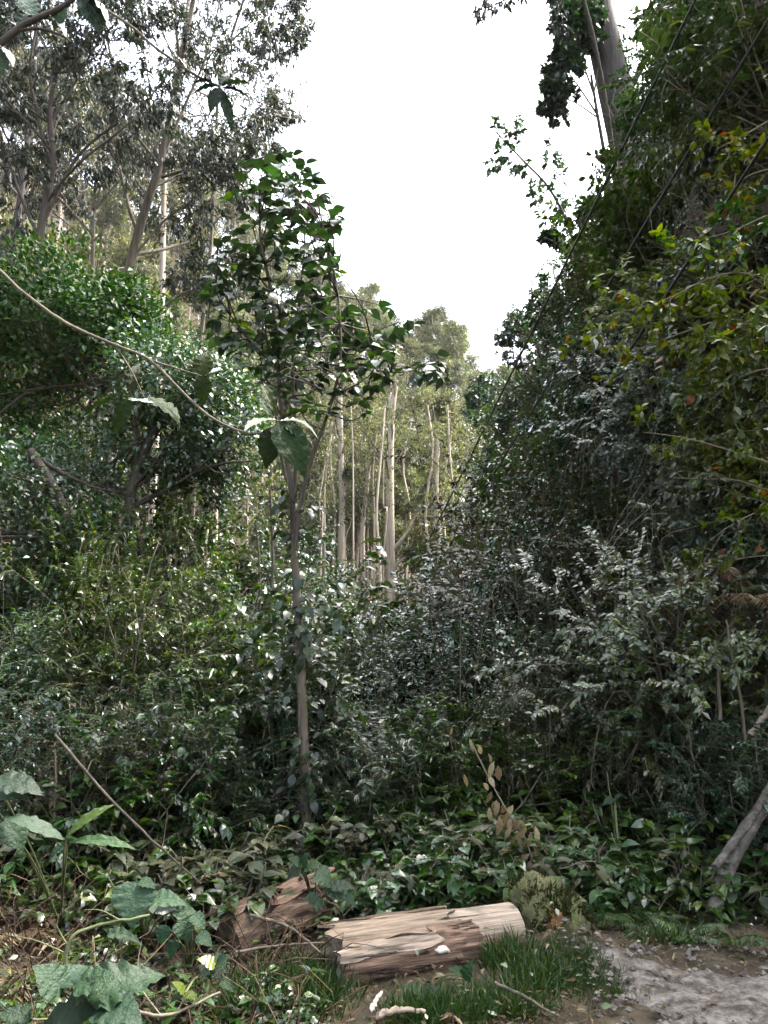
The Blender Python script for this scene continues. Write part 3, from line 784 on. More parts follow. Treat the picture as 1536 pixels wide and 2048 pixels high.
# ------------------------------------------------------------------ dense broad tree with a bright rounded crown (left)
def dense_tree(name, label, base, trunk_pts, lobes, leafmat, lsize, seed, nleaf=9000, bark='bark_dark', T=T_OVATE):
    """dark trunk forking towards rounded lobes; each lobe = (centre, radii); leaves through the lobe's shell"""
    rng = np.random.default_rng(seed)
    t = thing(name, label, 'tree', base)
    tp = smooth_path(trunk_pts, 14)
    link('trunk', wood_mesh('trunk', [(0, tp, np.linspace(.085, .045, 14))], bark, off=base), t)
    out = []
    S = [dict(seg=6, wob=.2, up=.02, n=5, ang=.8, len=.45, t0=.3), dict(seg=4, wob=.25, up=.02, n=3, ang=.8, len=.5, t0=.3), dict(seg=3, wob=.25)]
    mb = MB()
    tot = sum(r[0] * r[1] * r[2] for _, r in lobes) ** 1
    for c, r in lobes:
        c = np.asarray(c); r = np.asarray(r)
        for _ in range(4):
            s = tp[rng.integers(6, 14)]; e = c + rng.normal(0, .3, 3) * r
            v = e - s; grow(rng, s, unit(v + rng.normal(0, .15, 3)), np.linalg.norm(v) * 1.1, .03, 0, S, out)
        n = int(nleaf * r[0] * r[1] * r[2] / tot)
        # clumps over the lobe's surface
        nc = max(10, n // 60)
        q = unit(rng.normal(0, 1, (nc, 3))); q = q[(q[:, 2] > -.55)]
        cc = c + q * r * rng.uniform(.72, 1.05, (len(q), 1))
        k = n // len(q)
        off = rng.normal(0, .16, (len(q), k, 3))
        p = (cc[:, None] + off).reshape(-1, 3)
        o = unit(np.repeat(q, k, 0))
        d = unit(o * .7 + rng.normal(0, .5, p.shape) - UP * .15)
        scatter(mb, T, p, d, unit(o * .7 + UP * .8 + rng.normal(0, .35, p.shape)), lsize * rng.uniform(.55, 1.25, len(p)), rng)
    link('branches', wood_mesh('branches', out, bark, off=base, sides=(6, 4, 3)), t)['kind'] = 'stuff'
    c = link('crown', mb.mesh('crown', leafmat, off=base), t); c['kind'] = 'stuff'
    return t


def base_at(px, y):
    x = (px - 768) / FPX * y / CP
    return np.array([x, y, gh(x, y)])


b = base_at(215, 10.5)
dense_tree('rounded_tree', 'rounded bright green tree crown over dark crooked branches on the left', b,
           [b, P(225, 1150, 10.5), P(235, 1000, 10.5), P(250, 850, 10.4), P(225, 720, 10.4)],
           [(P(110, 640, 10.5), (1.35, 1.2, .75)), (P(215, 690, 10.3), (.7, .9, .65)), (P(20, 700, 10.6), (1.1, 1.1, .9)), (P(40, 860, 10.8), (.8, .8, .6))],
           'leaf_dome', .095, 401, 24000, T=T_DIAM)
b = base_at(285, 9.3)
dense_tree('evergreen_tree', 'dark glossy evergreen tree sloping down beside the rounded green crown', b,
           [b, P(270, 1150, 9.3), P(260, 1000, 9.3), P(300, 880, 9.3), P(360, 800, 9.3)],
           [(P(330, 760, 9.3), (.55, .7, .5)), (P(415, 800, 9.4), (.55, .7, .45)), (P(455, 890, 9.4), (.5, .6, .4)), (P(330, 890, 9.5), (.7, .7, .5)), (P(130, 960, 9.7), (.8, .7, .45)), (P(400, 980, 9.8), (.5, .5, .3))],
           'leaf_dark', .08, 402, 17000, T=T_DIAM)
b = base_at(90, 8.6)
dense_tree('crooked_tree', 'dark crooked little tree with sparse leaves at the left edge', b,
           [b, P(95, 1250, 8.6), P(140, 1120, 8.6), P(120, 1000, 8.6), P(60, 900, 8.6)],
           [(P(10, 1010, 8.6), (.5, .6, .5)), (P(160, 1090, 8.8), (.5, .6, .35)), (P(60, 1200, 8.8), (.6, .6, .4))],
           'leaf_dark', .075, 403, 7000, T=T_DIAM)

# ------------------------------------------------------------------ right-hand bank: tall trees on its edge
S_RT = [dict(n=9, ang=.8, len=.3, api=.3, rr=.35, t0=.0), dict(seg=6, wob=.2, up=.05, n=6, ang=.8, len=.5, t0=.25), dict(seg=4, wob=.25, up=-.02, n=3, ang=.8, len=.55, t0=.2), dict(seg=3, wob=.25, up=-.12)]
custom_tree('eucalyptus_tree', 'massive grey-brown eucalyptus trunk leaning out from the top of the steep bank', 'tree',
            [[(1310, 540), (1285, 420), (1262, 310), (1238, 210), (1210, 90), (1192, 0), (1180, -120)], [(1275, 360), (1235, 330), (1205, 318), (1190, 312)], [(1215, 110), (1165, 40), (1120, -40)], [(1240, 215), (1290, 120), (1330, 20), (1350, -60)]],
            [(95, 62), (42, 6), (10, 5), (16, 8)], 16, 'bark_euc', 'leaf_euc', S_RT, 501, T=T_DIAM, leaf=.2, per=8, t_from=.35, droop=.5, leafw=1.0, limbs_from=2, sides=14)
custom_tree('slender_tree', 'slender dark tree with a flat leafy top beside the massive trunk', 'tree',
            [[(1225, 560), (1222, 430), (1212, 330), (1195, 230), (1182, 150)], [(1195, 230), (1155, 170), (1125, 130)], [(1188, 190), (1160, 110), (1140, 60)], [(1195, 235), (1150, 205), (1120, 195)], [(1190, 180), (1195, 110), (1180, 40)]],
            [(13, 6), (5, 2), (5, 2), (4, 2), (4, 2)], 15.5, 'bark_dark', 'leaf_dark', S_RT, 502, T=T_DIAM, leaf=.16, per=9, t_from=.45, droop=.2, leafw=1.1, limbs_from=1, lmin=1.7)
custom_tree('leaning_tree', 'thin dark tree leaning left into the white sky from the bank edge', 'tree',
            [[(1170, 620), (1152, 510), (1132, 440), (1095, 372), (1045, 320), (990, 262)], [(1140, 465), (1175, 420), (1200, 400)], [(1150, 520), (1118, 480), (1090, 470)], [(1155, 530), (1180, 470), (1215, 380)]],
            [(10, 3), (4, 2), (4, 2), (5, 2)], 18, 'bark_dark', 'leaf_dark', [dict(n=16, ang=.8, len=.16, api=.3, rr=.4, t0=.0), dict(seg=4, wob=.2, up=.05, n=4, ang=.8, len=.55, t0=.2), dict(seg=3, wob=.25, up=-.05)], 503, T=T_DIAM, leaf=.17, per=12, t_from=.2, droop=.3, leafw=1.1)
custom_tree('eucalyptus_tree', 'brown eucalyptus half hidden in leaves right of the massive trunk', 'tree',
            [[(1450, 420), (1430, 270), (1395, 140), (1360, 20), (1340, -100)], [(1400, 160), (1450, 70), (1500, -20)], [(1420, 240), (1370, 160), (1330, 110)]],
            [(40, 26), (12, 6), (9, 4)], 14, 'bark_euc', 'leaf_dark', S_RT, 504, T=T_DIAM, leaf=.13, per=7, t_from=.3, droop=.4, leafw=1.0)
custom_tree('leafy_tree', 'dark leafy tree filling the top right corner above the bank', 'tree',
            [[(1560, 420), (1540, 260), (1525, 140), (1510, 40), (1500, -60)], [(1535, 250), (1480, 160), (1440, 110)], [(1540, 300), (1490, 260), (1450, 240)]],
            [(22, 10), (8, 4), (8, 4)], 11, 'bark_dark', 'leaf_dark', S_RT, 505, T=T_DIAM, leaf=.10, per=13, t_from=.0, droop=.3, leafw=1.0)
custom_tree('eucalyptus_tree', 'eucalyptus whose drooping twigs hang in at the top of the white sky', 'tree',
            [[(1240, 560, 15.2), (1225, 300, 14.6), (1190, 90, 14), (1150, -60, 13.5), (1120, -150, 13)], [(1165, -20), (1060, -30), (1000, 5), (955, 22)], [(1160, -30), (1120, -10), (1118, 40), (1135, 65)]],
            [(12, 6), (6, 2), (4, 2)], 13.5, 'bark_dark', 'leaf_euc', [dict(n=12, ang=.7, len=.14, api=.2, rr=.45, t0=.0), dict(seg=3, wob=.2, up=-.12, n=3, ang=.6, len=.6), dict(seg=3, wob=.2, up=-.2)], 506, T=T_LANCE, leaf=.16, per=8, t_from=.3, droop=.8, leafw=1.5, limbs_from=1)
for px, py, y, lm, lb, sd_ in ((985, 790, 34, 2.8, 'airy tree in the notch of the skyline beside the bank', 511), (1062, 650, 24, 2.6, 'leafy small tree jutting over the bank edge against the sky', 512), (1125, 590, 20, 2.2, 'bushy small tree crowning the bank edge under the leaning tree', 514), (1010, 960, 32, 2.2, 'dark small tree where the bank drops to the gap', 516)):
    custom_tree('bank_tree', lb, 'tree', [[(px + 50, py + 230), (px + 35, py + 120), (px + 10, py + 40), (px - 5, py - 15)], [(px + 35, py + 110), (px + 60, py + 40), (px + 55, py - 5)], [(px + 25, py + 70), (px - 15, py + 40), (px - 35, py + 10)]],
                [(8, 3), (4, 2), (4, 2)], y, 'bark_dark', 'leaf_dark', S_RT, sd_, T=T_FAR, leaf=.004 * y + .06, per=11, t_from=.3, droop=.3, lmin=lm)

# ------------------------------------------------------------------ undergrowth clothing the bank face
rng = np.random.default_rng(17)
for nm, mt, n, lb, sz, seedk in (('bank_bracken', 'leaf_mid', 42000, 'dull green bracken clothing the nearer part of the steep bank', .075, 9), ('bank_undergrowth', 'leaf_drab', 60000, 'small drab leaves clothing the steep bank', .085, 1), ('bank_creeper', 'leaf_dark', 34000, 'dark creeper leaves clothing the steep bank', .10, 4)):
    y = 4.2 + ((rng.random(n) ** 1.9) * 60 if seedk != 9 else rng.random(n) * 8)
    u = rng.uniform(-.35, 1.9, n)
    x = foot(y) + u * 2.6
    ok = vnoise(y, u * 3, 1.6, seedk) > {1: -.9, 4: -.1, 9: -.5}[seedk]
    x, y = x[ok], y[ok]; n = len(x)
    e = .05
    nrm = unit(np.stack([-(ground_h(x + e, y) - ground_h(x - e, y)) / (2 * e), -(ground_h(x, y + e) - ground_h(x, y - e)) / (2 * e), np.ones(n)], -1))
    p = np.stack([x, y, ground_h(x, y)], -1) + nrm * (rng.random((n, 1)) ** 1.3 * .55)
    d = unit(nrm * .5 + rng.normal(0, .6, (n, 3)) - UP * .5)
    mb = MB(); scatter(mb, T_FAR, p, d, unit(nrm * .6 + UP * .8 + rng.normal(0, .4, (n, 3))), sz * rng.uniform(.6, 1.3, n) * np.clip(y / 14, .55, 2.2), rng)
    tag(link(nm, mb.mesh(nm, mt, False)), lb, kind='stuff')

# ------------------------------------------------------------------ shrubs on the bank
pr = random.Random(21)
LB = {'bdrab': 'twiggy drab-leaved shrub', 'bdark': 'dark leafy shrub', 'bgloss': 'glossy small-leaved shrub', 'byellow': 'yellow-green shrub', 'bmid': 'mid-green shrub', 'gloss': 'fine glossy shrub', 'drab': 'fine drab shrub', 'dark': 'fine dark shrub', 'mid': 'fine green shrub'}
for yy in (5.6, 6.6, 7.6, 8.8, 10.2, 11.8, 13.8, 16, 18.5, 21.5, 25, 29, 34, 40):
    for u in (.05, .2, .34, .48, .6, .72, .86, 1.02, 1.25, 1.6):
        y = yy + pr.uniform(-.5, .5) * (1 + yy / 25); uu = u + pr.uniform(-.06, .06)
        x = float(foot(y)) + uu * 2.6
        px = 768 + FPX * x / y * CP
        z = gh(x, y)
        if px > 1720 or math.atan2(z - CAMZ, y) > R(48): continue
        if px > 1340 and uu > .35 and y < 12 and pr.random() < .45: kd = 'byellow'
        else: kd = pr.choice(['bdrab', 'bdrab', 'bdark', 'bgloss', 'bgloss', 'bmid', 'bmid'])
        if 11 < y < 19 and uu > .6: kd = pr.choice(['bdrab', 'bdark', 'bmid'])
        pt = 1024 - FPX * math.tan(math.atan2(z + 1.0 - CAMZ, y) - PITCH)
        if px < 1345 and pt < 430 and y < 16.5: continue
        if pt < 300 and kd == 'byellow': kd = 'bdark'
        s = (pr.uniform(.45, .88) if uu < .9 else pr.uniform(.42, .62)) * (1.2 if y > 24 else 1) * (1.15 if y < 9 else 1)
        if y < 9.2: kd = {'bdrab': 'drab', 'bdark': 'dark', 'bgloss': 'gloss', 'bmid': 'mid'}.get(kd, kd)
        a = SH[kd]; q = a[SHN[kd] % len(a)]; SHN[kd] += 1
        hw = ('low on', 'partway up', 'midway up', 'high on', 'on top of')[min(4, int(max(0, uu) / .27))]; dw = ('the nearest', 'the nearer', 'the middle', 'the farther', 'the farthest')[0 if y < 7 else 1 if y < 10 else 2 if y < 15 else 3 if y < 24 else 4]
        q.place((x, y, z - .12), pr.uniform(0, 6.28), s, f'{LB[kd]} {hw} {dw} part of the steep bank', 'shrubs clothing the steep bank: ' + LB[kd].split()[0], (pr.uniform(-.2, .2), -.5 * (1 if uu < .7 else .1) + pr.uniform(-.15, .15)))

# further shrubs where the near bank face would show bare earth
for py in range(520, 1480, 95):
    for k, px in enumerate(range(1250, 1620, 62)):
        y = march(px + pr.uniform(-20, 20), py + pr.uniform(-25, 25), .1)
        if y > 14 or y < 5.2: continue
        q_ = P(px, py, y)
        if q_[2] < .5 or (1180 < px < 1520 and 1130 < py < 1400 and pr.random() < .65): continue
        kd = pr.choice(['drab', 'drab', 'dark', 'dark', 'gloss', 'mid', 'drab'] + (['byellow'] * 2 if 1300 < px and py < 1000 else []))
        a = SH[kd]; q = a[SHN[kd] % len(a)]; SHN[kd] += 1
        rw = ('uppermost', 'second', 'third', 'fourth', 'fifth', 'sixth', 'seventh', 'eighth', 'ninth', 'tenth', 'lowest')[(py - 520) // 95]
        cw = ('first', 'second', 'third', 'fourth', 'fifth', 'sixth')[k]
        q.place((q_[0] + .1, q_[1] + .1, q_[2] - .35), pr.uniform(0, 6.28), pr.uniform(.34, .48), f'{LB[kd]} on the dark near bank, {rw} row down, {cw} towards the right edge', 'shrubs on the dark near bank', (pr.uniform(-.2, .2), -.6 + pr.uniform(-.15, .15)))

# ------------------------------------------------------------------ thicket in the middle and on the left
pr = random.Random(33)
mass = (
    ('gloss', (('front', [(690, 7.9, 1.45), (770, 8.3, 1.75), (850, 8.1, 1.75), (930, 8.5, 1.95), (1010, 8.1, 1.95), (1090, 8.4, 2.1), (1160, 8.0, 2.1)]), ('back', [(760, 9.6, 1.9), (840, 9.8, 2.2), (920, 10.2, 2.6), (1000, 10.4, 3.0), (1080, 10.6, 3.3), (1150, 10.2, 3.4), (1220, 9.4, 3.0)])),
     '', 'glossy thicket beyond the pale log', 1.0),
    ('bdrab', (('front', [(905, 12.6, 2.6), (975, 12.8, 3.4), (1050, 13, 4.1), (1130, 12.5, 4.6)]), ('middle', [(930, 15, 3.3), (1000, 16, 4.6), (1080, 15.5, 5.4)]), ('back', [(960, 20, 5.0), (1010, 22, 6.0), (1070, 21, 7.0)])),
     'twiggy drab shrub', 'twiggy shrubs below the bank', .62),
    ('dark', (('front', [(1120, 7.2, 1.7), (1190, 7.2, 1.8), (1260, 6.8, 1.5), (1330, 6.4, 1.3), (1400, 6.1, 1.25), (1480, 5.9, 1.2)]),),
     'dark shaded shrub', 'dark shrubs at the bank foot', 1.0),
    ('mid', (('front', [(20, 7.2, 1.7), (110, 7.5, 1.9), (200, 7.2, 1.75), (280, 7.5, 1.8), (360, 7.3, 1.75), (440, 7.5, 1.85), (510, 7.3, 1.7)]), ('middle', [(70, 8.8, 2.2), (180, 9.0, 2.0), (370, 8.8, 2.0), (450, 9.2, 2.3), (520, 8.8, 2.0)]), ('back', [(120, 11.2, 2.6), (350, 11.6, 2.9), (470, 12.5, 2.6), (560, 12.5, 2.6)])),
     'green shrub', 'green thicket left of centre', .85),
    ('dark', (('front', [(30, 5.9, 1.0), (130, 6.0, 1.1), (225, 5.9, 1.15), (310, 6.1, 1.2), (390, 6.0, 1.25), (455, 6.2, 1.2), (530, 6.9, 1.3)]), ('back', [(-30, 6.6, 1.5), (170, 6.7, 1.4), (420, 6.8, 1.5)])),
     'dark leafy shrub', 'dark shrubs before the left thicket', 1.0),
    ('bdrab', (('front', [(700, 28, 2.6), (800, 27, 2.6), (430, 26, 3.6), (370, 24, 3.6)]), ('middle', [(610, 32, 3.4), (560, 30, 3.6), (500, 28, 3.5), (860, 33, 3.6)]), ('back', [(660, 36, 3.4), (720, 38, 3.8), (760, 36, 3.4), (820, 37, 3.8)])),
     'greyish twiggy scrub', 'scrub among the valley trunks', .9),
)
DESC = {'gloss': 'glossy shrub', 'mid': 'green shrub', 'dark': 'dark leafy shrub', 'drab': 'twiggy drab shrub', 'bright': 'light green shrub', 'big': 'large-leaved shrub', 'bdrab': 'twiggy drab shrub', 'bmid': 'coarse green shrub'}
MIX = {'gloss': ['gloss', 'mid', 'gloss', 'dark', 'gloss', 'drab', 'gloss', 'mid'], 'mid': ['mid', 'dark', 'mid', 'bright', 'drab', 'mid', 'big', 'gloss'], 'dark': ['dark', 'drab', 'dark', 'mid', 'dark', 'gloss'], 'bdrab': ['bdrab']}
mixn = 0
ORD = ('leftmost', 'second from left', 'third from left', 'fourth from left', 'fifth from left', 'sixth from left', 'seventh from left')
for kd, rows, desc, gp, w in mass:
    for row, lst in rows:
        for k, (px, y, h) in enumerate(sorted(lst)):
            mixn += 1; kk = MIX[kd][mixn % len(MIX[kd])]
            shrub(kk, px + pr.uniform(-14, 14), y + pr.uniform(-.25, .25), h * pr.uniform(.78, 1.14), f'{DESC[kk]}, {ORD[k]}, {row} row, {gp}', gp, w * pr.uniform(.7, 1.1), rng=pr)
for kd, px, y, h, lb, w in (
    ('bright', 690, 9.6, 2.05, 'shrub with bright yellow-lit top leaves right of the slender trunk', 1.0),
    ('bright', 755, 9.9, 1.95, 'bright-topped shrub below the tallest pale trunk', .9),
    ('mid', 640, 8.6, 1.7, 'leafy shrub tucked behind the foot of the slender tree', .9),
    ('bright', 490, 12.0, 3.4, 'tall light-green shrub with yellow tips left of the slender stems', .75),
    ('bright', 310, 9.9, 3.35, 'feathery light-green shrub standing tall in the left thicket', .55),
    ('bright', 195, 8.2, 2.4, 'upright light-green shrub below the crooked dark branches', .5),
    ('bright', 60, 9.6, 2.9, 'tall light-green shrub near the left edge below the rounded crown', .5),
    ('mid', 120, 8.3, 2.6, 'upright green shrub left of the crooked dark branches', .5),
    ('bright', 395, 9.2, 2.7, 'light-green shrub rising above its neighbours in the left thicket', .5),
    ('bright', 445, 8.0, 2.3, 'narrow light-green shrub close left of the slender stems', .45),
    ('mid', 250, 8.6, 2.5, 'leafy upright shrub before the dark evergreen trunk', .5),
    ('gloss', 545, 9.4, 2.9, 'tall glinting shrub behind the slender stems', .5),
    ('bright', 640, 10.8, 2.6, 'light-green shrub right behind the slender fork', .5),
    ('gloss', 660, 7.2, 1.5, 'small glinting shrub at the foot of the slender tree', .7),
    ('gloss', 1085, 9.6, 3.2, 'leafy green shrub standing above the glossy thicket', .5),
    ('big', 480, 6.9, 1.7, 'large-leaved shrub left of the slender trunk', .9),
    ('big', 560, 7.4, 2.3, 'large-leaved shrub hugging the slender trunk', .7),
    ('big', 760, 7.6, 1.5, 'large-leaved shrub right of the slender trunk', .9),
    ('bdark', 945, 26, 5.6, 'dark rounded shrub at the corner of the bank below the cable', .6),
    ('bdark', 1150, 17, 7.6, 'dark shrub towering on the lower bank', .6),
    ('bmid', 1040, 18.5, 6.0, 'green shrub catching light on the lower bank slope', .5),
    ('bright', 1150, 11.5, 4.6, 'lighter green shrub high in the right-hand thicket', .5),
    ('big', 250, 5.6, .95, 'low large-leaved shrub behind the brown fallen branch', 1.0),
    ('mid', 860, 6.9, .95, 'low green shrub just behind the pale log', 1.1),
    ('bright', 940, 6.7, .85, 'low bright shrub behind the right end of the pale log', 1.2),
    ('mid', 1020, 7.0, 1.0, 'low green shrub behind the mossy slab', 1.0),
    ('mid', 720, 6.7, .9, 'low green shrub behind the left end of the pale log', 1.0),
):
    shrub(kd, px, y, h, lb, None, w, rng=pr)


# ------------------------------------------------------------------ the slender large-leaved tree in the middle
def slender_tree():
    rng = np.random.default_rng(55)
    y0 = 6.2
    stems = [
        ([(618, 1770), (612, 1620), (606, 1450), (600, 1300), (593, 1180), (588, 1080)], 22, 15, y0),
        ([(588, 1085), (583, 980), (572, 900), (558, 760), (545, 600), (520, 470), (525, 380), (545, 310)], 13, 3, y0),
        ([(590, 1100), (600, 1010), (622, 920), (648, 850), (672, 770), (682, 690), (672, 560), (640, 430)], 10, 3, y0 - .15),
        ([(583, 1010), (592, 940), (590, 850), (585, 720), (598, 600), (610, 480), (600, 370)], 9, 3, y0 + .2),
        ([(572, 960), (560, 900), (548, 800)], 7, 3, y0 + .1),
        ([(676, 740), (720, 735), (790, 745), (860, 735), (895, 735)], 5, 1.5, y0 - .2),
        ([(670, 790), (715, 700), (760, 660), (815, 640)], 4, 1.5, y0 - .3),
        ([(556, 740), (500, 680), (450, 620), (415, 600)], 5, 1.5, y0),
        ([(548, 620), (500, 560), (460, 510), (430, 490)], 4, 1.5, y0 + .1),
    ]
    S = []
    for pa, w0, w1, y in stems:
        pts = smooth_path([P(a, b, y) for a, b in pa], 18)
        S.append((pts, np.linspace(w0, w1, 18) * .5 / FPX * y))
    b = S[0][0][0].copy(); b[2] = gh(b[0], b[1]) - .1
    S[0] = (np.vstack([b, S[0][0]]), np.concatenate([[S[0][1][0] * 1.15], S[0][1]]))
    t = thing('slender_tree', 'slender young tree with many large drooping leaves standing in the middle', 'tree', b)
    link('trunk', wood_mesh('trunk', [(0, *S[0])], 'bark_brown', off=b, sides=(12,)), t)
    for s in S[1:]:
        link('stem', wood_mesh('stem', [(0, *s)], 'bark_dark', off=b, sides=(8,)), t)
    allp = np.vstack([s[0] for s in S[1:]])
    reg = [(560, 330, 60, 35, 10), (520, 375, 70, 55, 14), (600, 390, 75, 55, 16), (640, 430, 45, 40, 9), (560, 440, 60, 40, 9), (480, 510, 60, 45, 10), (540, 520, 50, 50, 7), (630, 520, 55, 40, 8),
           (480, 590, 70, 45, 10), (560, 600, 60, 45, 11), (640, 580, 45, 40, 7), (530, 660, 100, 40, 13), (630, 650, 80, 40, 13), (700, 650, 50, 40, 8), (450, 670, 50, 40, 5), (740, 690, 60, 35, 8),
           (800, 650, 35, 22, 3), (830, 730, 70, 30, 8), (740, 770, 40, 45, 5), (690, 720, 50, 30, 6), (600, 730, 80, 35, 8), (520, 740, 60, 35, 5), (640, 800, 40, 40, 3), (560, 800, 50, 40, 3)]
    tw, sites = [], []
    for cx, cy_, rx, ry, n in reg:
        for _ in range(int(n * 1.55)):
            a, rr = rng.random() * 6.28, rng.random() ** .5
            e = P(cx + rx * rr * math.cos(a), cy_ + round(ry * rr * math.sin(a) / 24) * 24 + rng.normal(0, 4), y0 + rng.normal(0, .45))
            dd = np.linalg.norm((allp - e) * [1, 1, 1], axis=1) + .35 * np.clip(allp[:, 2] - e[2] + .15, 0, 9)
            s = allp[np.argmin(dd)]
            mid = (s + e) / 2 + rng.normal(0, .04, 3) - UP * .03
            pts = smooth_path([s, mid, e], 7)
            tw.append((1, pts, np.linspace(.008, .003, 7)))
            ax = unit(e - s)
            for m in range(rng.integers(4, 6)):
                f = 1 - .16 * m
                p = pts[-1] * f + pts[3] * (1 - f) if m else e
                pr_ = unit(np.cross(ax, rng.normal(0, 1, 3)))
                fl = unit(np.cross(ax, UP)) * (1 if m % 2 else -1)
                d = unit(ax * .5 + pr_ * .35 + fl * .6 + np.array([0, -.05, -.22]))
                sites.append((p, d, unit(UP + rng.normal(0, .35, 3)), rng.uniform(.07, .13)))
    # sparse leafy side sprays along the lower trunk
    for py in range(1010, 1720, 16):
        px = np.interp(py, [1080, 1180, 1300, 1450, 1620, 1770], [588, 593, 600, 606, 612, 618])
        for _ in range(int(2 + 5 * max(0, math.sin(py * .021) + .35))):
            s = P(px, py, y0); e = s + np.array([rng.normal(0, .13), rng.normal(-.06, .10), rng.uniform(-.08, .12)])
            tw2 = smooth_path([s, (s + e) / 2 + UP * .04, e], 5)
            sites.append((e, unit(e - s - UP * .15), unit(UP + rng.normal(0, .4, 3)), rng.uniform(.05, .10)))
            tw.append((1, tw2, np.linspace(.004, .002, 5)))
            sites.append((tw2[3], unit(np.cross(e - s, UP) - UP * .05), unit(UP + rng.normal(0, .4, 3)), rng.uniform(.05, .09)))
    link('twigs', wood_mesh('twigs', tw, 'bark_dark', off=b, sides=(4, 4)), t)['kind'] = 'stuff'
    sites.sort(key=lambda q: -q[3])
    me = [leafmesh(T_HEART, 'tree_leaf'), leafmesh(T_BROAD, 'tree_leaf')]
    for k, (p, d, n, s) in enumerate(sites[:300]):
        leaf_obj('leaf', me[k % 2], t, p, d, n, s * 1.05, 1.0, b)
    mb = MB(); q = sites[300:]
    scatter(mb, T_BROAD, np.array([a[0] for a in q]), np.array([a[1] for a in q]), np.array([a[2] for a in q]), np.array([a[3] for a in q]) * 1.1, rng)
    c = link('foliage', mb.mesh('foliage', 'tree_leaf', off=b), t); c['kind'] = 'stuff'


LM = {}


def leafmesh(T, mat, v=None):
    if v is not None:
        pf = P_HEART if T is T_HEART else P_LONG if T is T_LONG else P_BROAD
        kk = (id(T), v % 4)
        if kk not in HI: HI[kk] = leaf_hi(pf, 17, 3, (.2, .32, .12, .25)[v % 4], (.3, .45, .2, .38)[v % 4], (.1, .16, .13, .2)[v % 4], .05, (.1, .3, .2, .05)[v % 4], v % 4)
        T = HI[kk]
    k = (id(T), mat)
    if k not in LM:
        mb = MB(); mb.add(T[0], T[1], .5, T[2]); LM[k] = mb.mesh('leaf', mat)
    return LM[k]


slender_tree()


# ------------------------------------------------------------------ overhanging near boughs with big single leaves
def bough(name, label, paths, y, leaves, bark='bark_brown', cat='branch'):
    """paths: [[(px, py[, y])...], w0, w1]; leaves: (px0, py0, px1, py1, mat, width, dy) base -> tip in the photo"""
    base = P(paths[0][0][0][0], paths[0][0][0][1], y)
    t = thing(name, label, cat, base)
    for pa, w0, w1 in paths:
        pts = smooth_path([P(q[0], q[1], q[2] if len(q) > 2 else y) for q in pa], 28)
        link('twig', wood_mesh('twig', [(0, pts, np.linspace(w0, w1, 28) * .5 / FPX * y)], bark, off=base, sides=(7,)), t)
    for lf in leaves:
        x0, y0, x1, y1, mat, wid = lf[:6]; dy = lf[6] if len(lf) > 6 else 0.0
        T = lf[7] if len(lf) > 7 else T_BROAD
        a, b = P(x0, y0, y), P(x1, y1, y + dy)
        nrm = unit(np.array([.1, -.35, 1.0]) if abs(b[2] - a[2]) < .75 * np.linalg.norm(b - a) else np.array([.2, -1.0, .4]))
        leaf_obj('leaf', leafmesh(T, mat, int(x0 + y1)), t, a, b - a, nrm, np.linalg.norm(b - a), wid, base)
    return t


BL, BP, BY, BU = 'broad_leaf', 'broad_leaf_pale', 'broad_leaf_yellow', 'leaf_underside'
bough('overhanging_branch', 'thin arching branch with big single leaves hanging across the left side', [([(-700, 300), (-350, 390), (-60, 500), (40, 580), (130, 645), (230, 690), (300, 720), (370, 790), (430, 840), (505, 868), (560, 852)], 8, 5), ([(300, 720), (370, 742), (404, 752)], 4, 3), ([(230, 690), (262, 740), (288, 795)], 3.5, 2.5)], 2.6,
      [(270, 790, 160, 800, 'olive_leaf', .8, .05, T_LONG), (262, 782, 272, 715, 'olive_leaf', .8), (296, 792, 368, 826, 'olive_leaf', 1.0, -.04), (262, 800, 220, 862, 'olive_leaf', .8), (300, 806, 262, 786, BU, 1.3, .05), (404, 752, 408, 698, 'olive_leaf', 1.2), (406, 750, 404, 806, 'olive_leaf', 1.0), (420, 745, 440, 730, BU, 1.4, .03),
       (548, 835, 490, 815, 'olive_leaf', .9, -.05, T_LONG), (552, 835, 528, 745, 'olive_leaf', .6, .0, T_LONG), (556, 838, 655, 775, 'olive_leaf', .55, -.05, T_LONG), (552, 840, 490, 828, BU, .9, .12, T_LONG), (560, 842, 632, 825, BU, .5, .1, T_LONG), (556, 842, 612, 928, 'olive_leaf', .9, -.08), (548, 852, 532, 930, 'olive_leaf', 1.0, -.02), (566, 850, 618, 880, 'olive_leaf', .9), (545, 838, 520, 775, 'olive_leaf', .7, .05, T_LONG)])
bough('overhanging_bough', 'bough with a star of big dark leaves against the sky, upper left', [([(-500, -420), (-150, -220), (120, -60), (200, 10), (262, 52), (312, 96), (385, 146), (440, 174)], 8, 5), ([(385, 146), (370, 125), (352, 112)], 3, 2)], 2.8,
      [(440, 174, 468, 250, 'thick_leaf', .75, .02, T_LONG), (438, 172, 385, 170, 'thick_leaf', .8, .0), (442, 170, 500, 152, 'thick_leaf', .9), (440, 176, 415, 215, 'thick_leaf', 1.0), (442, 172, 456, 140, 'thick_leaf', 1.1), (444, 176, 508, 180, 'thick_leaf', .6), (446, 178, 486, 212, 'thick_leaf', .6), (432, 170, 396, 145, 'thick_leaf', .8), (378, 142, 348, 165, 'thick_leaf', 1.0), (352, 112, 378, 130, 'thick_leaf', 1.2), (425, 168, 398, 150, 'thick_leaf', .9)])
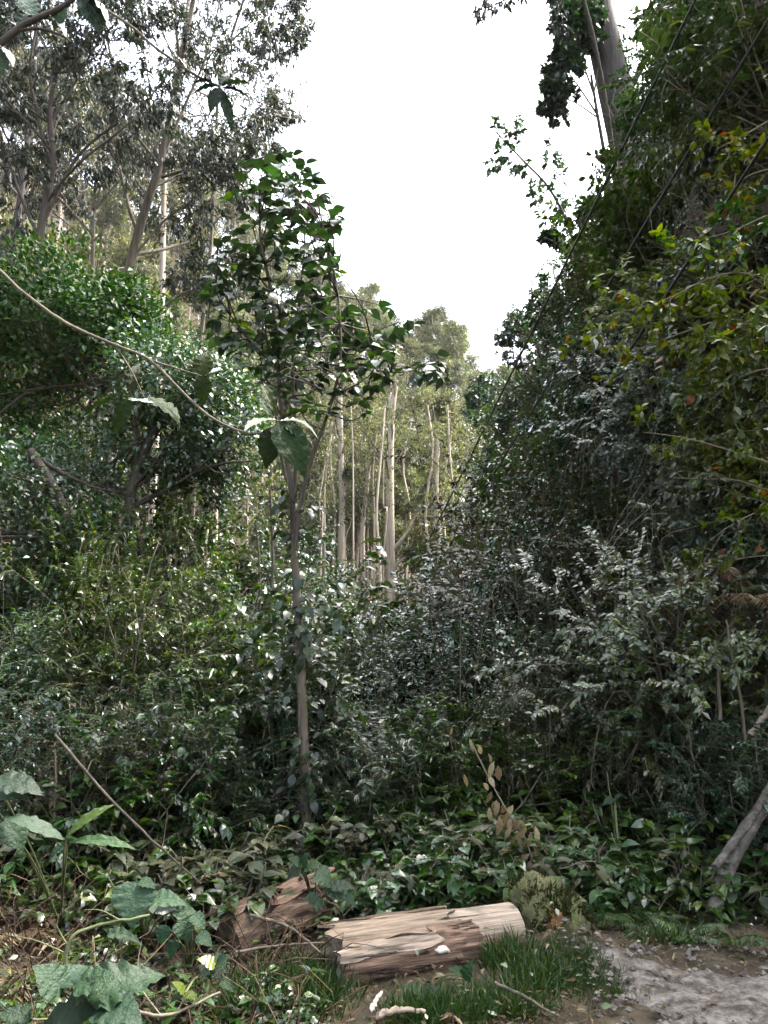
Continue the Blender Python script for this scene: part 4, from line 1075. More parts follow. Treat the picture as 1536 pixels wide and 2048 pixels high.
bough('overhanging_bough', 'bough with curling dark leaves crossing the top left corner', [([(-700, 420), (-350, 300), (-70, 140), (-10, 95), (40, 55), (80, 35), (130, 10), (180, -30)], 22, 10), ([(30, 62), (80, 58), (125, 72), (142, 85)], 8, 4)], 2.4,
      [(60, 52, 142, 84, 'thick_leaf', .8, .03, T_LONG), (100, 30, 140, 62, 'thick_leaf', 1.0), (130, 10, 100, 50, 'thick_leaf', 1.1), (170, -20, 228, 28, 'thick_leaf', .9), (160, -15, 205, 48, 'thick_leaf', .9), (30, 50, -10, 20, 'thick_leaf', 1.1), (40, 50, 60, 5, 'thick_leaf', 1.0), (-10, 90, -20, 160, 'thick_leaf', 1.2), (0, 90, 35, 120, 'thick_leaf', 1.1), (70, 30, 40, -20, 'thick_leaf', 1.1), (180, -25, 150, 20, 'thick_leaf', .8), (10, 85, -30, 60, 'thick_leaf', 1.2)], 'bark_dark')


# arching sprays reaching in from the right edge, yellow-green with a few orange leaves
def spray(label, pts, y, seed, n_side=14, leaf=.07, mat='leaf_yellow', orange=0, w=6, L=.42, pale=0):
    rng = np.random.default_rng(seed)
    p = smooth_path([P(a[0], a[1], a[2] if len(a) > 2 else y) for a in pts], 18)
    b = p[0].copy()
    t = thing('arching_branch', label, 'branch', b)
    rr = np.linspace(w, w * .25, 18) * .5 / FPX * y
    xs = np.linspace(float(foot(y)) - .2, float(foot(y)) + 4, 60); zs = ground_h(xs, xs * 0 + y + .4)
    xr = xs[np.argmin(np.abs(zs - (b[2] - .3)))]
    root = np.array([xr + .1, y + .4, gh(xr + .1, y + .4)])
    p2 = np.vstack([smooth_path([root, root * .5 + b * .5 + UP * .15, b], 10)[:-1], p])
    link('stem', wood_mesh('stem', [(0, p2, np.concatenate([np.full(9, rr[0]), rr]))], 'twig', off=b, sides=(6,)), t)
    out = []
    kids(rng, p, rr, L, 0, [dict(n=max(5, int(n_side * .65)), ang=.8, len=1.0, api=.3, rr=.5, t0=.08), dict(seg=4, wob=.15, up=.0, n=3, ang=.7, len=.5, t0=.2), dict(seg=3, wob=.2)], out)
    link('side_twigs', wood_mesh('side_twigs', out, 'twig_green', off=b, sides=(4, 4, 3)), t)['kind'] = 'stuff'
    q, d, nn = leaf_sites(rng, out, (1, 2), 9, .1, .85, .1)
    mb = MB(); scatter(mb, T_OVATE, q, d, nn, leaf * rng.uniform(.6, 1.3, len(q)), rng, 1.1)
    c = link('foliage', mb.mesh('foliage', mat, off=b), t); c['kind'] = 'stuff'
    ids = rng.choice(len(q), orange + pale, replace=False)
    for k in ids[:orange]:
        leaf_obj('orange_leaf', leafmesh(T_BROAD, 'leaf_orange'), t, q[k] + [0, -.04, 0], d[k], nn[k], leaf * rng.uniform(.8, 1.15), 1.2, b, 'orange turning leaf')
    for k in ids[orange:]:  # a few random leaves in the pale underside colour
        leaf_obj('leaf', leafmesh(T_BROAD, 'leaf_underside'), t, q[k] + [0, -.05, 0], d[k], nn[k], leaf * rng.uniform(.8, 1.3), .9, b, 'pale leaf')


spray('yellow-green branch with an orange leaf at the upper right edge', [(1600, 200), (1540, 240), (1480, 275), (1430, 300)], 6.0, 601, 10, .07, 'leaf_yellow', 3)
spray('short yellow-leaved branch below the upper orange leaf', [(1620, 330), (1560, 335), (1500, 350), (1465, 380)], 5.8, 602, 9, .08, 'leaf_yellow', 1)
spray('branch of yellow-green lobed leaves hanging above the arching twigs', [(1620, 420), (1540, 430), (1470, 460), (1400, 480)], 5.6, 603, 12, .08, 'leaf_bright', 1, pale=3)
spray('long pale twig arching across from the right edge', [(1620, 600), (1536, 562), (1470, 545), (1400, 565), (1330, 600), (1240, 625)], 5.2, 604, 16, .065, 'leaf_yellow', 3, 5, pale=3)
spray('second arching twig with orange leaf clusters below the long pale twig', [(1620, 700), (1536, 650), (1450, 640), (1380, 660), (1300, 690), (1210, 720)], 5.4, 605, 18, .065, 'leaf_yellow', 5, 5, pale=5)
spray('yellowest leafy branch midway up the right edge', [(1640, 640), (1560, 620), (1500, 640), (1440, 680)], 5.0, 606, 16, .07, 'leaf_yellow', 2, pale=2)
spray('dense yellow-green branch drooping at the right edge', [(1640, 780), (1560, 740), (1490, 750), (1420, 800)], 5.0, 607, 18, .07, 'leaf_bright', 2, pale=3)
spray('bare-ended twig stretching left over the dark bank', [(1640, 960), (1536, 925), (1450, 898), (1370, 876), (1285, 864)], 5.0, 608, 8, .05, 'leaf_yellow', 1, 6, .2)
spray('thin drooping twig with dull leaves near the dark hollow', [(1640, 1000), (1536, 980), (1470, 960), (1400, 958), (1340, 955)], 5.1, 609, 12, .06, 'leaf_drab', 2, 4, .3, pale=2)
spray('yellow-tipped branch low on the right edge', [(1640, 1020), (1560, 1010), (1480, 1040), (1420, 1080)], 4.9, 610, 10, .06, 'leaf_yellow', 3, 4, .3)
spray('sparse twig with small orange leaves above the dry grass', [(1640, 1120), (1560, 1110), (1470, 1120), (1390, 1150)], 5.2, 611, 10, .05, 'leaf_drab', 3, 4, .3)

# ------------------------------------------------------------------ dark cables running down the valley
for k, (a, m_, b, lb) in enumerate((((1400, -20, 5.6), (1185, 425, 9), (800, 1195, 44), 'leftmost dark cable slanting down from the massive trunk'), ((1560, 0, 5.2), (1200, 600, 9), (800, 1245, 42), 'middle dark cable slanting down across the bank'), ((1560, 240, 4.8), (1250, 692, 9), (900, 1210, 28), 'lowest dark cable slanting down across the bank'))):
    A, Mi, B = P(*a), P(*m_), P(*b)
    t_ = (np.linspace(0, 1, 40) ** 2)[:, None]
    pts = A * (1 - t_) + B * t_; pts[:, 2] -= (4 * t_ * (1 - t_))[:, 0] * (.05 + .08 * k)
    mb = MB(); tube(mb, pts, np.linspace(.0085, .03, 40), 6)
    o = link('cable', mb.mesh('cable', 'wire', off=A), None, tuple(A)); tag(o, lb, 'cable', 'cables crossing the valley')


# ------------------------------------------------------------------ foreground: logs
def gpt(px, py):
    """ground point seen at photo pixel (flat ground near the camera, refined on the terrain)"""
    y = 4.5
    for _ in range(30):
        q = P(px, py, y); e = q[2] - gh(q[0], q[1]); y = max(1.5, y + e * 2.0)
    return P(px, py, y)


def axis_frame(a, b):
    d = unit(b - a); s = unit(np.cross(d, UP)); u = np.cross(s, d)
    return d, s, u


def shell(mb, a, b, r, th0, th1, t0, t1, thick, rng, nu=26, nv=14, rag=.07, bump=.06, lobes=0.0, rend=None, seed=0):
    """ragged curved plate round the axis a-b: angles th0..th1 (0 = up, positive towards the camera side), t0..t1 along it, with thickness"""
    d, s, u = axis_frame(a, b); L = np.linalg.norm(b - a)
    t = np.linspace(t0, t1, nu); th = np.linspace(th0, th1, nv)
    T_, H_ = np.meshgrid(t, th, indexing='ij')
    T_ = T_ + rag * 1.3 * vnoise(H_ * 3, T_ * 0, 1.1, seed) * (2 * np.abs(T_ - (t0 + t1) / 2) / (t1 - t0)) ** 4
    H_ = H_ + rag * 2 * vnoise(T_ * 5, H_ * 0, 1.0, seed + 3) * (2 * np.abs(H_ - (th0 + th1) / 2) / (th1 - th0)) ** 4
    rr0 = np.broadcast_to(np.asarray(r if rend is None else r + (rend - r) * T_), T_.shape)
    rr = rr0 * (1 + bump * vnoise(T_ * 5, H_ * 5, .8, seed + 5) + lobes * np.sin(H_ * 5 + T_ * 2))
    def pt(R_):
        return a + T_[..., None] * L * d + R_[..., None] * (np.cos(H_)[..., None] * u + np.sin(H_)[..., None] * s)
    O, I = pt(rr), pt(rr - thick)
    n = nu * nv
    i, j = np.meshgrid(np.arange(nu - 1), np.arange(nv - 1), indexing='ij'); k = (i * nv + j).ravel()
    F = np.stack([k, k + 1, k + nv + 1, k + nv], -1)
    ed = np.concatenate([np.arange(nv - 1), np.arange(nv - 1) + (nu - 1) * nv])
    e1 = np.stack([ed, ed + 1, ed + 1 + n, ed + n], -1)
    ed = np.concatenate([np.arange(nu - 1) * nv, np.arange(nu - 1) * nv + nv - 1])
    e2 = np.stack([ed, ed + nv, ed + nv + n, ed + n], -1)
    mb.add(np.vstack([O.reshape(-1, 3), I.reshape(-1, 3)]), np.vstack([F, F[:, ::-1] + n, e1, e2]))


rng = np.random.default_rng(91)
A, B = P(672, 1912, 4.25), P(1022, 1856, 4.72)
r0 = .138
LOGR = Matrix(((1, 0, 0), (0, 1, 0), (0, 0, 1)))
d_, s_, u_ = axis_frame(A, B)


def log_part(name, mb, mat, parent, a):
    """object whose local X runs along the log, so the grain follows it"""
    me = mb.mesh(name, mat, True, off=a)
    R3 = Matrix((d_, s_, u_))
    me.transform(R3.to_4x4())
    o = link(name, me, parent); o.matrix_local = R3.transposed().to_4x4()
    return o


t = thing('log', 'pale barkless log with split brown lower side lying across the grass', 'log', A)
mb = MB()
nl, ns = 44, 40
tt = np.linspace(0, 1, nl); th = np.linspace(0, 2 * np.pi, ns, endpoint=False)
T_, H_ = np.meshgrid(tt, th, indexing='ij')
r_ = r0 * (1.02 - .08 * T_) * (1 + .02 * vnoise(T_ * 6, np.cos(H_) * 2, .7, 1) + .012 * np.sin(H_ * 9 + 3 * T_))
r_ = r_ - .028 * np.exp(-((H_ - 1.15 - .25 * T_) / .09) ** 2) * (T_ < .62) - .02 * np.exp(-((H_ - 1.75 + .2 * T_) / .07) ** 2) * (T_ < .5)
Vv = A + T_[..., None] * (B - A) + r_[..., None] * (np.cos(H_)[..., None] * u_ + np.sin(H_)[..., None] * s_)
Vv[0] += (rng.normal(0, .03, (ns, 1))) * d_
i = np.arange(nl - 1)[:, None] * ns; j = np.arange(ns)[None]; j2 = (j + 1) % ns
mb.add(Vv.reshape(-1, 3), np.stack([i + j, i + j2, i + ns + j2, i + ns + j], -1).reshape(-1, 4))
for e in (0, nl - 1):
    c = Vv[e].mean(0)[None]
    ring = Vv[e] * .985 + c * .015 + (d_ * (.006 if e else -.006))
    mb.add(np.vstack([Vv[e], ring]), np.stack([np.arange(ns), (np.arange(ns) + 1) % ns, (np.arange(ns) + 1) % ns + ns, np.arange(ns) + ns], -1))
    mb.add(np.vstack([ring, c]), np.array([[k, (k + 1) % ns, ns] for k in range(ns)]))
log_part('wood', mb, 'log_wood', t, A)
# bark plates left on the near and lower side
for nm, mt, h0, h1, t0, t1, th_, lbl, sd_ in (('bark', 'log_bark', 1.32, 3.0, -.03, .60, .024, 'reddish brown split bark on the lower side', 1), ('bark', 'log_bark', .75, 1.5, .44, .70, .02, 'brown bark patch in the middle', 2), ('bark', 'log_bark', 1.42, 2.6, .60, .86, .026, 'brown flat bark flake under the pale face', 3),
                                            ('bark', 'rotten_wood', -.75, -.05, -.02, .62, .018, 'dark bark along the top edge', 4), ('weathered_wood', 'log_weathered', -.1, .98, -.03, .63, .012, 'weathered tan wood on the broken half', 6), ('split_wood', 'log_wood', 1.0, 1.36, -.05, .5, .032, 'pale sliver split away along the side', 5)):
    mb = MB(); shell(mb, A, B, r0 * (1.02 - .08 * (t0 + t1) / 2) + th_ * .9, h0, h1, t0, t1, th_, rng, seed=sd_)
    o = log_part(nm, mb, mt, t, A); o['label'] = lbl
mb = MB()
q = A + .49 * (B - A) + r0 * 1.05 * (math.cos(1.5) * u_ + math.sin(1.5) * s_)
pts = np.array([q - d_ * .05, q - d_ * .02 + s_ * .015, q + d_ * .02 + s_ * .018, q + d_ * .055 - u_ * .03])
tube(mb, smooth_path(pts, 7), [.005, .013, .016, .017, .015, .011, .005], 8, cap=True, rough=.15, rng=rng)
o = log_part('splinter', mb, 'log_fresh', t, A); o['label'] = 'fresh white broken splinter'

# rotten log behind, left
A2, B2 = P(455, 1880, 4.55), P(640, 1795, 5.0)
d_, s_, u_ = axis_frame(A2, B2)
t = thing('rotten_log', 'ragged rotten brown log with peeling bark among the ferns', 'log', A2)
mb = MB()
tube(mb, smooth_path([A2, (A2 + B2) / 2 + UP * .02, B2], 14), np.linspace(.13, .105, 14), 18, cap=True, rough=.09, rng=rng)
log_part('wood', mb, 'rotten_wood', t, A2)
for k, (h0, h1, t0, t1, lift) in enumerate(((-1.1, -.1, .1, .75, .02), (.0, .8, .45, 1.03, .03), (.9, 1.8, .25, .8, .025), (-.2, .5, -.05, .4, .03))):
    mb = MB(); shell(mb, A2, B2, .13 + lift, h0, h1, t0, t1, .014, rng, rag=.12, bump=.09, seed=11 + k)
    log_part('bark', mb, 'log_bark' if k == 1 else 'rotten_wood', t, A2)
for k in range(9):
    mb = MB()
    q = A2 + rng.uniform(.4, 1.0) * (B2 - A2) + u_ * .13
    e = q + d_ * rng.uniform(-.15, .05) + u_ * rng.uniform(-.05, .06) + s_ * rng.uniform(.04, .16)
    tube(mb, smooth_path([q, (q + e) / 2 + u_ * .03, e], 5), [.009, .011, .010, .007, .002], 5)
    log_part('splinter', mb, 'leaf_tan' if k % 3 == 0 else 'rotten_wood', t, A2)

# mossy slab behind the pale log's right end
A3, B3 = P(1035, 1802, 5.0), P(1150, 1878, 4.65)
d_, s_, u_ = axis_frame(A3, B3)
t = thing('mossy_log', 'short mossy log with orange crumbling end beside the path', 'log', A3)
mb = MB(); tube(mb, smooth_path([A3 - UP * .02, A3 * .5 + B3 * .5 + UP * .03, B3 - UP * .05], 14), np.array([.10, .16, .18, .19, .19, .19, .19, .19, .185, .18, .17, .16, .15, .12]), 18, cap=True, rough=.07, rng=rng)
log_part('wood', mb, 'mossy_bark', t, A3)
mb = MB(); n_ = 2600
f_ = rng.random(n_); h_ = rng.uniform(-1.5, 1.7, n_)
pm = A3 + f_[:, None] * (B3 - A3) + (UP * .02 * (1 - (2 * f_[:, None] - 1) ** 2)) + (.165 * (1 - .25 * (2 * f_[:, None] - 1) ** 4)) * (np.cos(h_)[:, None] * u_ + np.sin(h_)[:, None] * s_)
om = unit(np.cos(h_)[:, None] * u_ + np.sin(h_)[:, None] * s_)
scatter(mb, T_LANCE, pm, om + rng.normal(0, .5, (n_, 3)), rng.normal(0, 1, (n_, 3)), rng.uniform(.02, .06, n_), rng, 1.2)
o = link('moss', mb.mesh('moss', 'leaf_moss', off=A3), t); o['kind'] = 'stuff'
mb = MB(); shell(mb, A3, B3, .175, .5, 1.9, .8, 1.0, .02, rng, rag=.1, bump=.08, seed=31)
o = log_part('rotten_end', mb, 'orange_wood', t, A3); o['label'] = 'orange crumbling wood at the end'

# leaning trunk at the right edge (forked grey trunk)
def leaning_trunk():
    y = 5.0
    paths = [([(1425, 1830), (1445, 1760), (1490, 1670), (1560, 1570), (1640, 1470)], 26, 30), ([(1430, 1735), (1460, 1695), (1500, 1640), (1560, 1545), (1640, 1440)], 14, 18)]
    b = P(1425, 1830, y); b[2] = gh(b[0], b[1])
    t = thing('leaning_tree', 'grey mossy forked trunk leaning in from the right edge', 'tree', b)
    for pa, w0, w1 in paths:
        pts = smooth_path([P(*q, y + .1 * k) for k, q in enumerate(pa)], 18)
        mb = MB(); tube(mb, pts, np.linspace(w0, w1, 18) * .5 / FPX * y * (1 + .12 * np.sin(np.arange(18) * 1.7)), 16, cap=True, rough=.09, rng=rng)
        link('limb', mb.mesh('limb', 'bark_lichen', off=b), t)


leaning_trunk()


def stick(name, label, pts, r, mat, cat='stick', group=None, twigs=0, seed=1):
    rg = np.random.default_rng(seed)
    p = smooth_path(pts, 16); b = p[0].copy()
    p[1:-1] += rg.normal(0, r * .18, (14, 3))
    t = thing(name, label, cat, b, group)
    mb = MB(); tube(mb, p, np.linspace(r, r * .55, 16), 8, cap=True, rough=.08, rng=rg)
    link('stem', mb.mesh('stem', mat, off=b), t)
    for k in range(twigs):
        q = p[rg.integers(3, 14)]; e = q + rg.normal(0, .12, 3) + UP * .06
        mb = MB(); tube(mb, smooth_path([q, (q + e) / 2 + rg.normal(0, .02, 3), e], 6), np.linspace(r * .4, r * .12, 6), 5)
        link('twig', mb.mesh('twig', mat, off=b), t)
    return t


stick('fallen_branch', 'long brown fallen branch slanting down through the left undergrowth', [P(110, 1470, 4.6), P(215, 1592, 4.5), P(305, 1680, 4.4), P(402, 1768, 4.3)], .0085, 'bark_dark', 'branch', twigs=5, seed=2)
stick('fallen_branch', 'short pale broken branch before the pale log', [P(742, 2018, 3.75), P(752, 2000, 3.78), P(765, 1985, 3.8)], .012, 'log_fresh', 'branch', seed=3)
stick('fallen_branch', 'curved stick in front of the rotten log', [P(500, 1830, 4.3), P(580, 1855, 4.25), P(640, 1905, 4.1)], .009, 'bark_brown', 'branch', seed=4)
stick('fallen_branch', 'thin grey stick lying across the lower left', [P(230, 2010, 3.2), P(330, 2030, 3.2), P(440, 1985, 3.4)], .008, 'twig', 'branch', twigs=2, seed=5)
stick('fallen_branch', 'grey bleached stick at the bottom edge below the log', [P(755, 2030, 3.7), P(800, 2020, 3.72), P(850, 2024, 3.7)], .016, 'log_wood', 'branch', seed=6)
stick('fallen_branch', 'long thin twig along the foot of the rotten log', [P(470, 1905, 4.2), P(560, 1890, 4.2), P(650, 1885, 4.2)], .007, 'twig', 'branch', seed=7)
stick('fallen_branch', 'upright dead stem with a fork in the left foreground', [P(130, 1960, 3.0), P(140, 1880, 3.0), P(200, 1850, 3.05), P(300, 1830, 3.1)], .008, 'twig_green', 'branch', twigs=3, seed=8)
stick('fallen_branch', 'stick half sunk in the mossy mound beside the path', [P(990, 1965, 4.0), P(1060, 2000, 3.85), P(1110, 2030, 3.7)], .009, 'bark_brown', 'branch', seed=9)


# bare stems standing in the shade on the right, and thin saplings in the thicket
for k, (pts, y, w, mt, lb) in enumerate((
    ([(1245, 1760), (1232, 1680), (1222, 1600), (1214, 1545)], 6.0, 4, 'twig_green', 'thin green stem with two leaves in the dark hollow'),
    ([(1225, 1720), (1205, 1660), (1185, 1605)], 6.1, 4, 'twig', 'thin dead stem leaning left in the dark hollow'),
    ([(870, 1800), (868, 1690), (876, 1560), (872, 1440)], 7.4, 9, 'bark_dark', 'thin dark sapling stem behind the pale log'),
    ([(905, 1800), (908, 1700), (900, 1580)], 7.6, 6, 'bark_dark', 'second thin sapling stem behind the pale log'),
    ([(1440, 1440), (1436, 1340), (1428, 1280)], 5.8, 8, 'bark_brown', 'pale hooked dead stem in the dry grass'),
    ([(1490, 1480), (1480, 1390), (1464, 1310), (1452, 1240)], 5.8, 7, 'bark_brown', 'tall dry stem beside the hooked dead stem'),
    ([(1500, 1470), (1536, 1420), (1580, 1350)], 5.2, 12, 'twig', 'pale bent pole at the right edge above the leaning trunk'),
    ([(1310, 1190), (1303, 1080), (1292, 980), (1290, 900)], 9, 5, 'twig', 'thin vertical stem climbing the bank'),
    ([(1345, 560), (1335, 500), (1322, 440), (1318, 400)], 11, 8, 'bark_brown', 'pale bare stem under the hollow in the bank'),
    ([(540, 1350), (538, 1250), (545, 1120), (540, 980)], 8.0, 8, 'bark_dark', 'straight dark sapling left of the slender tree'),
    ([(505, 1360), (520, 1200), (512, 1040)], 8.6, 7, 'bark_dark', 'leaning dark sapling left of the slender tree'),
    ([(105, 1740), (108, 1640), (112, 1560), (110, 1500)], 5.4, 5, 'twig', 'pale bare stalk in the left undergrowth'),
)):
    stick('bare_stem', lb, [P(a, b, y) for a, b in pts], w * .5 / FPX * y, mt, 'stem', seed=40 + k)


# ------------------------------------------------------------------ foreground leaves
def leafy(name, label, leaves, y, cat='plant', stemmat='twig_green', root=None, T0=T_HEART):
    """a plant whose big leaves run base -> tip in the photo, each on a petiole from its root"""
    r = gpt(*root) if root else P(leaves[0][0], leaves[0][1] + 120, y)
    r = np.array([r[0], y, gh(r[0], y)]) if root is None else r
    t = thing(name, label, cat, r)
    for lf in leaves:
        x0, y0, x1, y1, mat, wid = lf[:6]; dy = lf[6] if len(lf) > 6 else -.03
        T = lf[7] if len(lf) > 7 else T0
        a, b = P(x0, y0, y), P(x1, y1, y + dy)
        mb = MB(); tube(mb, smooth_path([r, (r + a) / 2 + UP * .05, a], 7), np.linspace(.006, .003, 7), 5)
        sk = link('stalk', mb.mesh('stalk', stemmat, off=r), t)
        leaf_obj('leaf', leafmesh(T, mat, int(x0 + y1)), sk, a, b - a, unit(np.array([.05, -.55, 1.0])), np.linalg.norm(b - a), wid, r)
    return t


leafy('broad_leaf_plant', 'plant with huge soft green leaves in the bottom left corner', [(175, 2000, 322, 1912, BL, 1.0, .1), (215, 2035, 20, 2062, BL, 1.1, -.05), (125, 1985, 78, 1925, BP, 1.3), (115, 1975, 178, 1908, BP, 1.1, .1), (150, 2005, 175, 1950, BP, 1.0), (200, 2010, 275, 2022, BP, 1.0, -.1), (150, 1968, 232, 1948, BL, 1.0), (190, 2025, 235, 2060, 'broad_leaf_yellow', 1.0, -.1), (60, 2040, 0, 2015, BL, 1.0)], 2.5, root=(170, 2100))
leafy('broad_leaf_plant', 'arching plant with long pale leaves at the left edge', [(130, 1680, 20, 1612, BP, .8, -.1, T_LONG), (132, 1675, 212, 1592, BY, .7, .05, T_LONG), (135, 1685, 265, 1665, BL, .6, 0, T_LONG), (10, 1640, 48, 1690, BP, 1.4, -.05), (128, 1690, 95, 1712, BP, 1.0), (-20, 1600, 70, 1560, BP, .8), (-10, 1560, 85, 1568, BL, .9)], 3.5, root=(120, 1850))
leafy('broad_leaf_plant', 'plant with a single large pale drooping leaf beside dead ferns', [(270, 1762, 262, 1848, BP, 1.45, -.12), (300, 1800, 368, 1792, BP, .9), (315, 1818, 345, 1808, BU, 1.0), (345, 1822, 392, 1812, BP, .8), (215, 1868, 275, 1862, BP, .6), (280, 1760, 310, 1770, BL, 1.0)], 3.7, root=(285, 1900))
leafy('broad_leaf_plant', 'low plant with rounded grey-green leaves left of the rotten log', [(330, 1850, 318, 1890, BL, 1.3), (360, 1840, 380, 1880, BL, 1.4), (385, 1830, 412, 1850, BP, 1.2), (350, 1880, 335, 1915, BL, 1.2), (395, 1870, 425, 1885, BL, 1.2), (420, 1915, 455, 1935, BL, 1.2), (405, 1925, 425, 1952, BL, 1.1), (440, 1960, 470, 1975, BL, 1.0)], 3.6, root=(380, 1950))
leafy('broad_leaf_plant', 'small plant with round blue-green leaves on top of the rotten log', [(632, 1742, 668, 1768, BP, 1.5), (662, 1772, 710, 1768, BP, .9), (655, 1785, 715, 1790, BP, .8), (612, 1792, 652, 1808, BP, .9), (600, 1735, 572, 1752, BL, 1.3), (605, 1732, 612, 1705, BL, 1.3), (608, 1735, 640, 1722, BL, 1.2), (600, 1730, 582, 1712, BL, 1.2)], 4.55, root=(630, 1850))
leafy('broad_leaf_plant', 'low leafy weed spreading before the pale log', [(840, 1990, 870, 1968, BP, 1.1), (838, 1985, 815, 1965, BL, 1.1), (850, 1995, 890, 1990, BL, 1.0), (830, 1998, 795, 1992, BL, 1.1), (845, 2000, 860, 2020, BP, 1.0), (930, 1960, 938, 1925, BL, 1.0), (925, 1950, 905, 1930, BL, 1.0)], 3.9, root=(845, 2005))
leafy('broad_leaf_plant', 'leafy weed growing behind the pale log top edge', [(800, 1842, 775, 1828, BP, 1.1), (805, 1840, 840, 1826, BL, 1.0), (790, 1835, 800, 1812, BP, 1.1), (740, 1850, 705, 1836, BL, 1.1), (745, 1848, 770, 1838, BL, 1.0), (720, 1840, 715, 1815, BL, 1.0)], 5.1, root=(790, 1862))
leafy('broad_leaf_plant', 'bright little weed with starry leaves in the lower left', [(430, 1930, 400, 1912, 'leaf_bright', 1.2), (432, 1930, 452, 1908, BL, 1.2), (430, 1932, 440, 1960, BL, 1.2), (425, 1935, 400, 1950, 'leaf_bright', 1.2), (370, 1985, 350, 1960, BY, .9), (372, 1985, 395, 1998, BY, .9), (370, 1988, 340, 1995, BL, .9)], 3.3, root=(410, 1975))
leafy('twin_leaf_seedling', 'seedling with paired blue-green leaves in the dark hollow', [(1228, 1598, 1205, 1604, BP, 1.0), (1230, 1596, 1244, 1586, BP, 1.1), (1228, 1612, 1238, 1608, BL, 1.2)], 5.95, root=(1245, 1790))
leafy('broad_leaf_plant', 'plant with pale leaves low in the shade near the leaning trunk', [(1310, 1745, 1285, 1735, BP, 1.3), (1312, 1742, 1335, 1730, BP, 1.3), (1308, 1748, 1300, 1770, BL, 1.3), (1470, 1860, 1480, 1830, BL, 1.0), (1465, 1862, 1450, 1845, BL, 1.0)], 5.6, root=(1320, 1830))
leafy('broad_leaf_plant', 'white-edged leaf sprouting at the path edge', [(1540, 1975, 1518, 1978, BP, 1.2), (1545, 1970, 1530, 1958, BP, 1.0)], 4.2, root=(1545, 1985))
# medium-leaved weeds, right behind the log and beside the path, copied from a few kinds
WE = [shrub_proto(801, 'fern', T_BROAD, .10, 7, .5, .9, 5, 4, 2, name='weed', cat='weed', trunk=.006), shrub_proto(802, 'leaf_mid', T_HEART, .085, 8, .5, .9, 5, 4, 2, name='weed', cat='weed', trunk=.006), shrub_proto(803, 'leaf_drab', T_BROAD, .09, 7, .5, 1.0, 5, 4, 2, name='weed', cat='weed', trunk=.006)]
pr = random.Random(77)
MARKS = [('beside the pale log', P(850, 1900, 4.5)), ('by the rotten log', P(550, 1850, 4.8)), ('by the mossy log', P(1100, 1870, 5.0)), ('at the foot of the slender tree', P(615, 1760, 6.2)), ('by the brown fallen branch', P(300, 1720, 4.5)), ('at the left edge', P(0, 1750, 5.5)), ('under the dried vine', P(1060, 1780, 5.9)), ('at the far end of the path', P(1350, 1900, 5.2)), ('under the bank shrubs', P(1250, 1780, 6.4)), ('behind the pale log', P(860, 1790, 6.2)), ('before the left thicket', P(420, 1700, 5.9)), ('among the dead ferns', P(150, 1850, 3.6)), ('near the huge soft leaves', P(200, 1990, 2.9))]
near = lambda x, y: min(MARKS, key=lambda m_: math.hypot(m_[1][0] - x, m_[1][1] - y))[0]
for k in range(210):
    y = pr.uniform(4.7, 7.2); px = pr.uniform(-60, 1560)
    x = (px - 768) / FPX * y / CP
    if x > .85 and y < 5.1: continue
    if -.45 < x < .95 and 3.9 < y < 5.0: continue
    if x > foot(y) - .2 or (px < 560 and pr.random() < .6): continue
    v = pr.randrange(3)
    WE[v].place((x, y, gh(x, y) - .03), pr.uniform(0, 6.28), pr.uniform(.55, 1.25), ('soft green weed ', 'round-leaved weed ', 'dull brownish weed ')[v] + near(x, y), ('soft green weeds', 'round-leaved weeds', 'dull weeds')[v])


for k in range(18):
    y = pr.uniform(3.1, 4.7); px = pr.uniform(-60, 600)
    x = (px - 768) / FPX * y / CP
    v = pr.randrange(3)
    WE[v].place((x, y, gh(x, y) - .03), pr.uniform(0, 6.28), pr.uniform(.35, .6), ('small soft green weed ', 'small round-leaved weed ', 'small dull weed ')[v] + near(x, y), 'small weeds in the left foreground')


# ------------------------------------------------------------------ ferns: living and dead
def frond_mesh(seed, mat, L=.6, n=17, curl=.5, wid=.16, name='frond', ragged=0.0):
    rg = np.random.default_rng(seed)
    t = np.linspace(0, 1, 12)
    p = np.stack([np.zeros(12), L * t * (1 - .15 * t), L * (.55 * t - curl * t * t)], -1)
    mb = MB(); tube(mb, p, np.linspace(.005, .0015, 12), 4)
    ps, ds, ns, ss = [], [], [], []
    for k in range(n):
        f = .15 + .85 * k / (n - 1)
        q = np.array([np.interp(f, t, p[:, c]) for c in range(3)])
        w = wid * math.sin(math.pi * min(1, .12 + f * .88)) ** .7 * (1.05 - .5 * f)
        for s in (-1, 1):
            if ragged and rg.random() < ragged: continue
            ps.append(q); ds.append(np.array([s, .45, -.15 - rg.random() * (.2 + ragged)])); ns.append(np.array([0, -.1, 1]) + rg.normal(0, .15 + ragged, 3)); ss.append(w * rg.uniform(.85, 1.1))
    scatter(mb, T_LANCE, np.array(ps), np.array(ds), np.array(ns), np.array(ss), rg, 1.1)
    return mb.mesh(name, mat)


FR = {'green': [frond_mesh(1, 'fern'), frond_mesh(2, 'fern', .7, 19, .65, .18), frond_mesh(3, 'fern', .5, 15, .35, .15)], 'dead': [frond_mesh(4, 'leaf_dry', .6, 17, .95, .16, ragged=.2), frond_mesh(5, 'leaf_dry', .7, 18, 1.1, .15, ragged=.25), frond_mesh(6, 'leaf_tan', .5, 16, .8, .13, ragged=.15)]}


